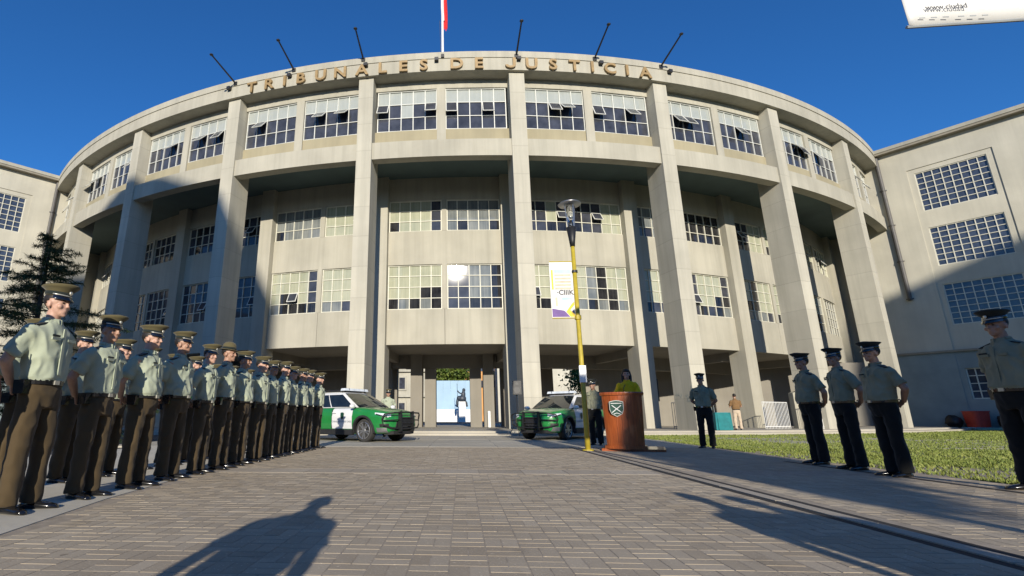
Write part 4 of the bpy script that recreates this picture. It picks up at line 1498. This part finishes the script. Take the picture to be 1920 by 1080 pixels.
flat([q(.06, .50), q(.14, .50), q(.14, .86), q(.06, .86)], 'orange_bar', M['banner_yellow'], ban, yb)
flat([q(.20, .79), q(.92, .79), q(.92, .86), q(.20, .86)], 'blue_bar', M['banner_blue'], ban, yb)
flat([q(.18, .2), q(.28, .2), q(.28, .36), q(.18, .36)], 'pink_block', M['banner_pink'], ban, yb)
tm = text_mesh('\u00b7CIIIK', .175, .001, M['print'], 'lettering', .006); o = link('lettering', tm, ban); o.location = (*[q(.63, 0)[0], yb - .002], q(0, .405)[1]); o.rotation_euler = (D2R(90), 0, 0)
tm = text_mesh('\u2022 \u2022\u2022\u2022\u2022', .07, .001, M['banner_blue']); o = link('lettering', tm, ban); o.location = (q(.42, 0)[0], yb - .002, q(0, .91)[1]); o.rotation_euler = (D2R(90), 0, 0)

lamp_post(4.64, 2.80, 'second yellow lamp post at the right picture edge, carrying the near banner', False)
ban2 = empty('street_banner', (4.1, 2.79, 3.11), 'white banner with small print hanging at the top right corner of the picture', 'banner')
b = MB(); nx, nz = 18, 14; vs = []
X0, X1, Z0, Z1 = 3.71, 4.56, 3.105, 4.56
for side_ in (0, 1):
    for j in range(nz + 1):
        for i in range(nx + 1):
            u, v = i / nx, j / nz
            sag = .018 * math.sin(u * 2.8) * (1 - v) - .018 * (1 - v) * (u > .0) * (1 - u) ** 4
            vs.append((X0 + (X1 - X0) * u, 2.79 + .004 * math.sin(u * 5 + v * 3) + .03 * (1 - v) ** 6 * u + .003 * side_, Z0 + (Z1 - Z0) * v + sag * .8))
N_ = (nx + 1) * (nz + 1)
fs = []
for j in range(nz):
    for i in range(nx):
        a = j * (nx + 1) + i
        fs.append((a, a + 1, a + nx + 2, a + nx + 1)); fs.append((N_ + a, N_ + a + nx + 1, N_ + a + nx + 2, N_ + a + 1))
for i in range(nx): fs.append((i, N_ + i, N_ + i + 1, i + 1))
for j in range(nz):
    a = j * (nx + 1); fs.append((a, a + nx + 1, N_ + a + nx + 1, N_ + a))
b.add(vs, fs); b.build('sheet', M['banner'], ban2, smooth=True)
tm = text_mesh('www.ciudad', .050, .0008, M['print']); o = link('lettering', tm, ban2); o.location = (3.95, 2.782, 3.205); o.rotation_euler = (D2R(90), D2R(-1), 0)
for i, xx in enumerate((3.79, 3.86, 3.93, 4.02, 4.09, 4.16)):
    MB().box((xx, 2.783, 3.145), (.035, .002, .006)).build('print_line', M['grey_print'], ban2)
MB().tube([(3.70, 2.80, 3.095), (4.50, 2.80, 3.115)], .010, 6).build('hem_bar', M['grey_print'], ban2)

# loudspeaker on a stand by the centre pillar
sp = empty('loudspeaker', (3.28, 22.4, 0), 'black loudspeaker on a pole stand beside the centre right pillar', 'loudspeaker')
b = MB(); b.hexa([(3.09, 22.18, 1.72), (3.47, 22.18, 1.72), (3.42, 22.55, 1.72), (3.14, 22.55, 1.72), (3.09, 22.18, 2.30), (3.47, 22.18, 2.30), (3.42, 22.55, 2.30), (3.14, 22.55, 2.30)])
b.build('cabinet', M['black'], sp)
MB().tube([(3.28, 22.175, 1.90), (3.28, 22.165, 1.90)], .14, 18).build('woofer', M['iron'], sp)
MB().tube([(3.28, 22.175, 2.17), (3.28, 22.165, 2.17)], .07, 14).build('horn', M['iron'], sp)
MB().tube([(3.28, 22.4, .5), (3.28, 22.4, 1.74)], .022, 8).build('pole', M['black'], sp)
for k in range(3):
    t = k * 2.094 + .5
    MB().tube([(3.28, 22.4, .75), (3.28 + .42 * math.cos(t), 22.4 + .42 * math.sin(t), .012)], .014, 6).build('leg', M['black'], sp)

# stub bollards on the platform
for i, (x, y, lb) in enumerate(((2.62, 34.0 - 1.2, 'white stub post before the hall column right of the central opening'), (9.35, 27.4, 'white stub post in the shade left of the pillar with graffiti'))):
    r0 = empty('stub_post', (x, y, PLAT), lb, 'post', 'white stub posts on the platform')
    MB().tube([(x, y, PLAT), (x, y, PLAT + .95)], .10, 12).build('shaft', M['white'], r0)
    MB().ell((x, y, PLAT + .95), (.10, .10, .06), 12, 6).build('dome', M['white'], r0, smooth=True)

# teal draped table
tb = empty('draped_table', (13.1, 25.2, PLAT), 'teal cloth covered table beside the pillar with graffiti', 'table')
b = MB(); vs = []
n = 48
def drp(j, z, k):
    t = 2 * math.pi * j / n
    c_, s_ = math.cos(t), math.sin(t)
    e = .35
    r_ = 1 + k * .05 * math.sin(9 * t)
    return (13.1 + .37 * r_ * math.copysign(abs(c_) ** e, c_), 25.2 + .30 * r_ * math.copysign(abs(s_) ** e, s_), z)
b.loft([[drp(j, PLAT + .01, 1.6) for j in range(n)], [drp(j, PLAT + .4, .9) for j in range(n)], [drp(j, PLAT + .78, .2) for j in range(n)], [drp(j, PLAT + .81, 0) for j in range(n)]])
b.build('cloth', M['teal'], tb)
MB().box((13.1, 25.2, PLAT + .815), (.5, .4, .015)).build('tabletop', M['tealpaint'], tb)
# railings
def railing(x0, y0, x1, y1, h, label, mat):
    L = math.hypot(x1 - x0, y1 - y0)
    rt = empty('railing', ((x0 + x1) / 2, (y0 + y1) / 2, PLAT), label, 'railing', 'barred railings under the building')
    for z in (.12, h):
        MB().tube([(x0, y0, PLAT + z), (x1, y1, PLAT + z)], .022, 6).build('rail', mat, rt)
    k = int(L / .13)
    for i in range(k + 1):
        t = i / k
        MB().tube([(x0 + (x1 - x0) * t, y0 + (y1 - y0) * t, PLAT), (x0 + (x1 - x0) * t, y0 + (y1 - y0) * t, PLAT + h)], .014, 5).build('bar', mat, rt)
railing(12.1, 28.2, 14.6, 28.9, 1.35, 'pale barred railing behind the teal table', M['tealpaint'])
railing(17.0, 28.6, 19.0, 29.8, 1.4, 'white barred railing between the two right pillars', M['white'])
railing(19.2, 28.0, 20.6, 29.2, 1.45, 'short white railing against the pale block at the right', M['white'])
tag(MB().hexa([(19.3, 29.6, PLAT), (21.2, 30.2, PLAT), (21.2, 30.6, PLAT), (19.3, 30.0, PLAT), (19.3, 29.6, 2.1), (21.2, 30.2, 2.6), (21.2, 30.6, 2.6), (19.3, 30.0, 2.1)]).build('sloped_wall', M['facade']), 'pale sloping wall of a stair behind the white railing', 'wall')
# notice board and lamps on columns
tag(MB().box((12.18, 31.0, 2.35), (.75, .08, 1.3)).build('notice_board', M['black']), 'dark notice board hanging in the hall behind the stub post', 'notice board')
# graffiti: scribbled paint lines on two pillars (thin raised paint film)
def scribble(th, r, face, z0, z1, n, seed, mat):
    g = random.Random(seed); b = MB()
    t = D2R(th)
    rad = Vector((math.sin(t), -math.cos(t), 0)); tan = Vector((math.cos(t), math.sin(t), 0))
    for k in range(n):
        c0 = g.uniform(-.35, .35); z = g.uniform(z0, z1)
        pts = []
        for i in range(9):
            c0 = max(-.38, min(.38, c0 + g.uniform(-.13, .13))); z = max(z0 - .1, min(z1 + .1, z + g.uniform(-.16, .16)))
            if face == 'front': p = Vector((0, YC, 0)) + rad * (r + .001) + tan * c0
            else: p = Vector((0, YC, 0)) + rad * (r - .7 + c0 * 1.6) - tan * (.425 + .001)
            pts.append((p.x, p.y, z))
        b.tube(pts, .006, 4)
    return b
M['spray'] = plain('spray_paint', (.16, .20, .20), .7)
for th, r, face, z0, z1, n, seed in ((15.075, R, 'side', 1.6, 2.2, 4, 3), (15.075, R, 'front', 1.2, 1.9, 2, 4)):
    tag(scribble(th, r, face, z0, z1, n, seed, None).build('graffiti', M['spray']), 'dark scribbled graffiti on the pillar behind the lone officer' if face == 'side' else 'faint graffiti on the front of the pillar behind the lone officer', 'graffiti')
for (z0, z1, n, seed, off) in ((1.0, 2.3, 9, 8, 0),):
    tag(scribble(15.075, R2 + .38 + .0, 'side', z0, z1, n, seed, None).build('graffiti', M['spray']), 'dense grey graffiti on the inner column beside the man in the vest', 'graffiti')
# red bin and black bags by the right wing
def tub(x, y, z, w0, w1, h, mat, nm, lb, cat):
    r0 = empty(nm, (x, y, z), lb, cat)
    b = MB(); b.zloft([(z, w0, w0, x, y), (z + h, w1, w1, x, y)], 20, ex=4); b.build('tub', mat, r0)
    b = MB(); b.zloft([(z + h, w1 * 1.06, w1 * 1.06, x, y), (z + h + .05, w1 * 1.06, w1 * 1.06, x, y)], 20, ex=4); b.build('rim', mat, r0)
tub(33.85, 35.2, PLAT, .45, .52, .95, M['red'], 'bin', 'red plastic bin against the right wing', 'bin')
for i, (x, y, r_) in enumerate(((34.75, 34.2, .55), (35.5, 33.3, .5), (33.1, 36.0, .5))):
    b = MB(); b.ell((x, y, PLAT + r_ * .7), (r_ * .9, r_ * .9, r_ * .75), 16, 10)
    me = b.mesh('rubbish_bag', M['black'], True); fold(me, .10, i * 9.0, (3, 3, 3))
    tag(link('rubbish_bag', me), ['black rubbish bag right of the red bin', 'second black rubbish bag farther right of the red bin', 'black rubbish bag left of the red bin'][i], 'rubbish bag', 'black rubbish bags by the wing')

# ------------------------------------------------------------------ trees
def leaf_mat(name, a, b_, c):
    m = NT(name)
    ri = m.n("NewGeometry").outputs["Random Per Island"]
    m.l(m.ramp(ri, [(0, a), (.5, b_), (1, c)]), m.b.inputs["Base Color"])
    m.b.inputs["Roughness"].default_value = .6
    m.b.inputs["Specular IOR Level"].default_value = .3
    return m.mat
M['needle'] = leaf_mat('conifer_needles', (.022, .048, .018), (.045, .080, .028), (.080, .112, .040))
M['leaf'] = leaf_mat('broad_leaves', (.05, .085, .015), (.09, .13, .02), (.15, .18, .035))
M['leaf_red'] = leaf_mat('reddish_leaves', (.05, .012, .012), (.08, .02, .018), (.12, .035, .03))
M['bark'] = plain('bark', (.07, .05, .035), .9, var=.4, nscale=14, bump=.6)

def tri_cloud(name, V, mat, parent=None, nper=4):
    n = len(V) // nper
    me = bpy.data.meshes.new(name)
    me.vertices.add(len(V)); me.loops.add(len(V)); me.polygons.add(n)
    me.vertices.foreach_set('co', np.asarray(V, float).ravel())
    me.loops.foreach_set('vertex_index', np.arange(len(V)))
    me.polygons.foreach_set('loop_start', np.arange(n) * nper)
    me.materials.append(mat); me.update(); me.validate()
    return link(name, me, parent)

def conifer(x, y, h, rmax, label, seed, mat='needle', n=70):
    g = random.Random(seed)
    root = empty('conifer_tree', (x, y, 0), label, 'tree')
    tb = MB(); tb.tube([(x, y, -.05), (x + .03, y, h * .5), (x, y, h)], [.13, .08, .012], 10)
    V = []
    for k in range(n):
        f = g.random() ** .85
        z = h * (.10 + .89 * f)
        L = rmax * (1.02 - f) ** .85 * g.uniform(.6, 1.1) + .12
        a = g.uniform(0, 6.283)
        base = Vector((x, y, z)); d = Vector((math.cos(a), math.sin(a), 0))
        up = g.uniform(.05, .30) if f > .4 else g.uniform(-.12, .12)
        pts = [base + d * L * t + Vector((0, 0, L * (up * t - .30 * t * t + (.16 * t ** 3)))) for t in (0, .33, .66, 1)]
        tb.tube(pts, [.022, .016, .010, .004], 5)
        m_ = int(L * 52) + 10
        for i in range(m_):
            t = g.uniform(.08, 1.0)
            i0 = min(2, int(t * 3)); p = pts[i0].lerp(pts[i0 + 1], t * 3 - i0)
            sw = .30 * L * (1.15 - t) * .8 + .04
            sd = d.cross(Vector((0, 0, 1))) * g.choice((-1, 1))
            tipd = (sd * g.uniform(.5, 1) + d * g.uniform(.1, .7) + Vector((0, 0, g.uniform(-.35, .15)))).normalized()
            ln = sw * g.uniform(.6, 1.2)
            # a twig: needles as thin quads along it
            for q in range(5):
                c = p + tipd * ln * (q + g.random()) / 5
                nd = (tipd * .8 + Vector((g.uniform(-1, 1), g.uniform(-1, 1), g.uniform(-.9, .7)))).normalized() * g.uniform(.07, .14)
                wv = nd.cross(Vector((g.uniform(-1, 1), g.uniform(-1, 1), 1))).normalized() * g.uniform(.005, .011)
                V += [c - wv, c + wv, c + nd + wv * .4, c + nd - wv * .4]
    tb.build('trunk', M['bark'], root)
    tri_cloud('crown', [tuple(p) for p in V], M[mat], root)
conifer(-11.2, 13.3, 6.05, 3.7, 'dark conifer with tiered drooping branches behind the left rank of officers', 5, n=82)
conifer(-14.2, 14.2, 4.6, 2.2, 'dark conifer at the left picture edge beside the taller one', 9, n=60)

def broadleaf(x, y, h, rx, rz, label, seed, leaves=5000, size=.22, mat='leaf', ry=None, cz=None, trunk=.2):
    g = np.random.default_rng(seed)
    ry = ry or rx
    cz = cz if cz is not None else h - rz
    root = empty('broadleaf_tree', (x, y, 0), label, 'tree')
    tb = MB(); tb.tube([(x, y, -.1), (x, y, cz * .6), (x + .1, y, cz)], [trunk, trunk * .75, trunk * .5], 10)
    cl = []
    for k in range(26):
        u = g.normal(size=3); u /= np.linalg.norm(u)
        rr = g.uniform(.35, .85)
        c = np.array([x + u[0] * rx * rr, y + u[1] * ry * rr, cz + u[2] * rz * rr]); cl.append(c)
        if k < 10: tb.tube([(x, y, cz * .75), tuple((np.array([x, y, cz]) + c) / 2), tuple(c)], [trunk * .4, trunk * .25, .03], 6)
    tb.build('trunk', M['bark'], root)
    per = leaves // len(cl)
    V = []
    for c in cl:
        s = g.uniform(.32, .5)
        P = g.normal(size=(per, 3)) * np.array([rx, ry, rz]) * s * .62 + c
        A = g.normal(size=(per, 3)); A /= np.linalg.norm(A, axis=1)[:, None]
        B = np.cross(A, g.normal(size=(per, 3))); B /= np.linalg.norm(B, axis=1)[:, None]
        sz = size * g.uniform(.6, 1.2, per)[:, None]
        q = np.stack([P - A * sz, P - B * sz * .5, P + A * sz, P + B * sz * .5], 1)
        V.append(q.reshape(-1, 3))
    tri_cloud('crown', np.concatenate(V), M[mat], root)
    return root

# ------------------------------------------------------------------ what is seen through the hall
bb = empty('classical_building', (-18, 114, 0), 'sunlit cream classical building seen through the left of the open hall', 'building')
MB().box((-20, 118, 8.5), (26, 8, 17)).build('wall', M['facade'], bb)
for z in (5.6, 11.2, 16.6):
    MB().box((-20, 113.7, z), (26.4, .8, .55)).build('cornice', M['facade'], bb)
for i in range(6):
    for z in (2.8, 8.4, 13.9):
        xx = -30.4 + i * 3.6
        wf = MB().box((xx, 113.9, z), (2.0, .3, 3.2)).build('window', M['facade'], bb)
        MB().box((xx, 113.74, z), (1.3, .1, 2.5)).build('pane', M['dark'], wf)
ob = empty('orange_building', (5.5, 132, 0), 'orange house with small windows seen above the pale hoarding', 'building')
M['orange'] = plain('orange_plaster', (.55, .28, .10), .8, nscale=.5)
MB().box((7.5, 136, 10), (13, 6, 20)).build('wall', M['orange'], ob)
for xx in (2.6, 5.8, 9.0):
    for z in (9.4, 13.6):
        MB().box((xx, 132.95, z), (1.4, .2, 1.8)).build('window', M['dark'], ob)
broadleaf(-2.6, 122, 15.5, 5.0, 4.2, 'green tree behind the pale hoarding beyond the hall', 4, 6000, .45, cz=11.4)
broadleaf(21.5, 84, 11, 3.6, 3.6, 'dark tree seen through the opening right of the centre', 6, 3000, .3)
M['palewall'] = plain('pale_blue_hoarding', (.32, .46, .58), .7, var=.06, nscale=.4, obj=False)
hd = empty('hoarding', (-.8, 112, 0), 'pale blue hoarding behind the statue beyond the hall', 'hoarding')
for i in range(5):
    MB().box((-3.9 + i * 1.62, 112, 5.0), (1.6, .08, 7.6)).build('panel', M['palewall'], hd)
for i in range(5):
    MB().tube([(-3.9 + i * 1.62, 112.15, 0), (-3.9 + i * 1.62, 112.15, 8.6)], .07, 6).build('post', M['steel'], hd)
M['bronze'] = plain('dark_bronze', (.03, .04, .055), .5)
stt = empty('statue', (1.05, 104, 0), 'dark statue of a figure with a raised lance on a slim white pedestal', 'statue')
b = MB()
def se(x, z, r): b.ell((1.05 + x, 104, 4.6 + z), r)
se(0, 0, (.85, .6, .7)); se(.25, .8, (.45, .45, .8)); se(.35, 1.7, (.34, .34, .42)); se(-.65, .1, (.5, .45, .5))
se(-1.0, -.85, (.28, .35, .9)); b.tube([(1.0, 103.7, 5.5), (.4, 103.5, 5.8), (.1, 103.5, 6.2)], .15, 8); b.tube([(1.4, 104, 4.5), (1.9, 104, 3.8), (2.0, 104, 3.0)], .22, 8)
link('figure', fuse(b, .09, 4, 'figure', [M['bronze']]), stt)
MB().tube([(.1, 103.5, 5.0), (.05, 103.5, 7.6)], .05, 6).build('lance', M['bronze'], stt)
MB().box((1.02, 104, 2.0), (1.3, 1.2, 4.0)).build('pedestal', M['white'], stt)
tag(MB().box((-.6, 110, 1.3), (9, .5, 2.6)).build('low_wall', M['white']), 'low white wall beneath the hoarding beyond the hall', 'wall')
tag(MB().box((22, 118, 8), (26, 8, 16)).build('plain_building', M['wing']), 'pale plain building seen through the right of the hall', 'building')

# ------------------------------------------------------------------ unseen town behind the camera: towers shade the front, added blocks cut sky light
def tower(poly, y0, y1, label, z_base=0, wall=None, eave=True):
    """poly: outline in x,z of the street front"""
    xs = [p[0] for p in poly]; x0, x1 = min(xs), max(xs)
    root = empty('unseen_building', ((x0 + x1) / 2, (y0 + y1) / 2, 0), label, 'building')
    b = MB(); b.loft([[(p[0], y0, p[1]) for p in poly], [(p[0], y1, p[1]) for p in poly]])
    b.build('wall', wall or M['wing'], root)
    top = min(p[1] for p in poly if p[1] > 1)
    nf = int((top - 2) / 3.1)
    nx_ = max(2, int((x1 - x0) / 3.2))
    for f_ in range(nf):
        sb = MB()
        for i in range(nx_):
            sb.box((x0 + (i + .5) * (x1 - x0) / nx_, y1 + .02, 2.2 + f_ * 3.1), (1.7, .08, 1.4))
        sb.build('window_row', M['dark'], root)
    return root
tower([(-20.6, 0), (-3.95, 0), (-3.95, 34.4), (-5.2, 36.6), (-6.5, 39.2), (-11.2, 41.9), (-14.3, 42.9), (-17.5, 41.2), (-20.6, 38.6)], -72, -60, 'tall block with a pitched roof behind the camera')
tower([(38.9, 0), (78, 0), (78, 46), (52, 42.0), (42.4, 39.65), (38.9, 38.75)], -76, -60, 'wide tower behind the camera on the right')
tower([(-75, 0), (-34, 0), (-34, 14), (-75, 14)], -58, -46, 'unseen low block added behind the camera on the left to cut sky light')  # this and the next three blocks are added to hide bright low sky
tower([(-3.5, 0), (38, 0), (38, 11.5), (-3.5, 11.5)], -60, -44, 'unseen low block added behind the camera to cut sky light')
tower([(62, 0), (80, 0), (80, 15), (62, 15)], -40, 20, 'unseen block added beyond the lawn on the right to cut sky light')
tower([(-85, 0), (-62, 0), (-62, 18), (-85, 18)], -40, 25, 'unseen block added beyond the trees on the left to cut sky light')
# unseen tree added behind the camera; crown shaped to shade walk and lectern
def added_shade_tree(y, label):
    g = np.random.default_rng(21)
    root = empty('broadleaf_tree', (5.6, y, 0), label, 'tree')
    dz = -y * math.tan(D2R(SUN_EL)) / math.cos(D2R(SUN_AZ))
    dx = -y * math.tan(D2R(SUN_AZ))
    H = np.concatenate([1.55 + 5.2 * g.uniform(0, 1, 15000), g.normal(1.75, .16, 1500)])
    lo = np.interp(H, [1.3, 2.4, 3.5, 4.9, 6.8], [4.72, 4.88, 5.30, 5.50, 5.95])
    hi = np.interp(H, [1.3, 2.2, 3.0, 5.2, 6.8], [6.3, 7.15, 7.6, 8.55, 8.6])
    X = lo + (hi - lo) * g.uniform(0, 1, len(H)) ** .95 + g.normal(0, .03, len(H))
    keep = H > 1.30 + (X - 4.7) * .45 + g.normal(0, .06, len(H))
    X, H = X[keep], H[keep]
    P = np.stack([X + dx, y + g.normal(0, .55, len(H)), H + dz], 1)
    A = g.normal(size=P.shape); A /= np.linalg.norm(A, axis=1)[:, None]
    B = np.cross(A, g.normal(size=P.shape)); B /= np.linalg.norm(B, axis=1)[:, None]
    sz = .11 * g.uniform(.6, 1.2, len(P))[:, None]
    tri_cloud('crown', np.stack([P - A * sz, P - B * sz * .5, P + A * sz, P + B * sz * .5], 1).reshape(-1, 3), M['leaf'], root)
    tb = MB(); x0 = 5.9 + dx
    tb.tube([(x0 - .5, y, -.1), (x0 - .2, y, 2.5), (x0 + .3, y, dz + 2), (x0 + 1.0, y, dz + 6)], [.10, .08, .07, .03], 8)
    for k in range(8):
        z = dz + 1.8 + k * .55
        tb.tube([(x0 + .3 + .17 * k, y, z), (x0 + .3 + .17 * k + (-1) ** k * .8, y + g.uniform(-.4, .4), z + .6)], [.03, .012], 6)
    tb.build('trunk', M['bark'], root)
added_shade_tree(-12.0, 'unseen leaning tree added behind the camera to shade the right walk')
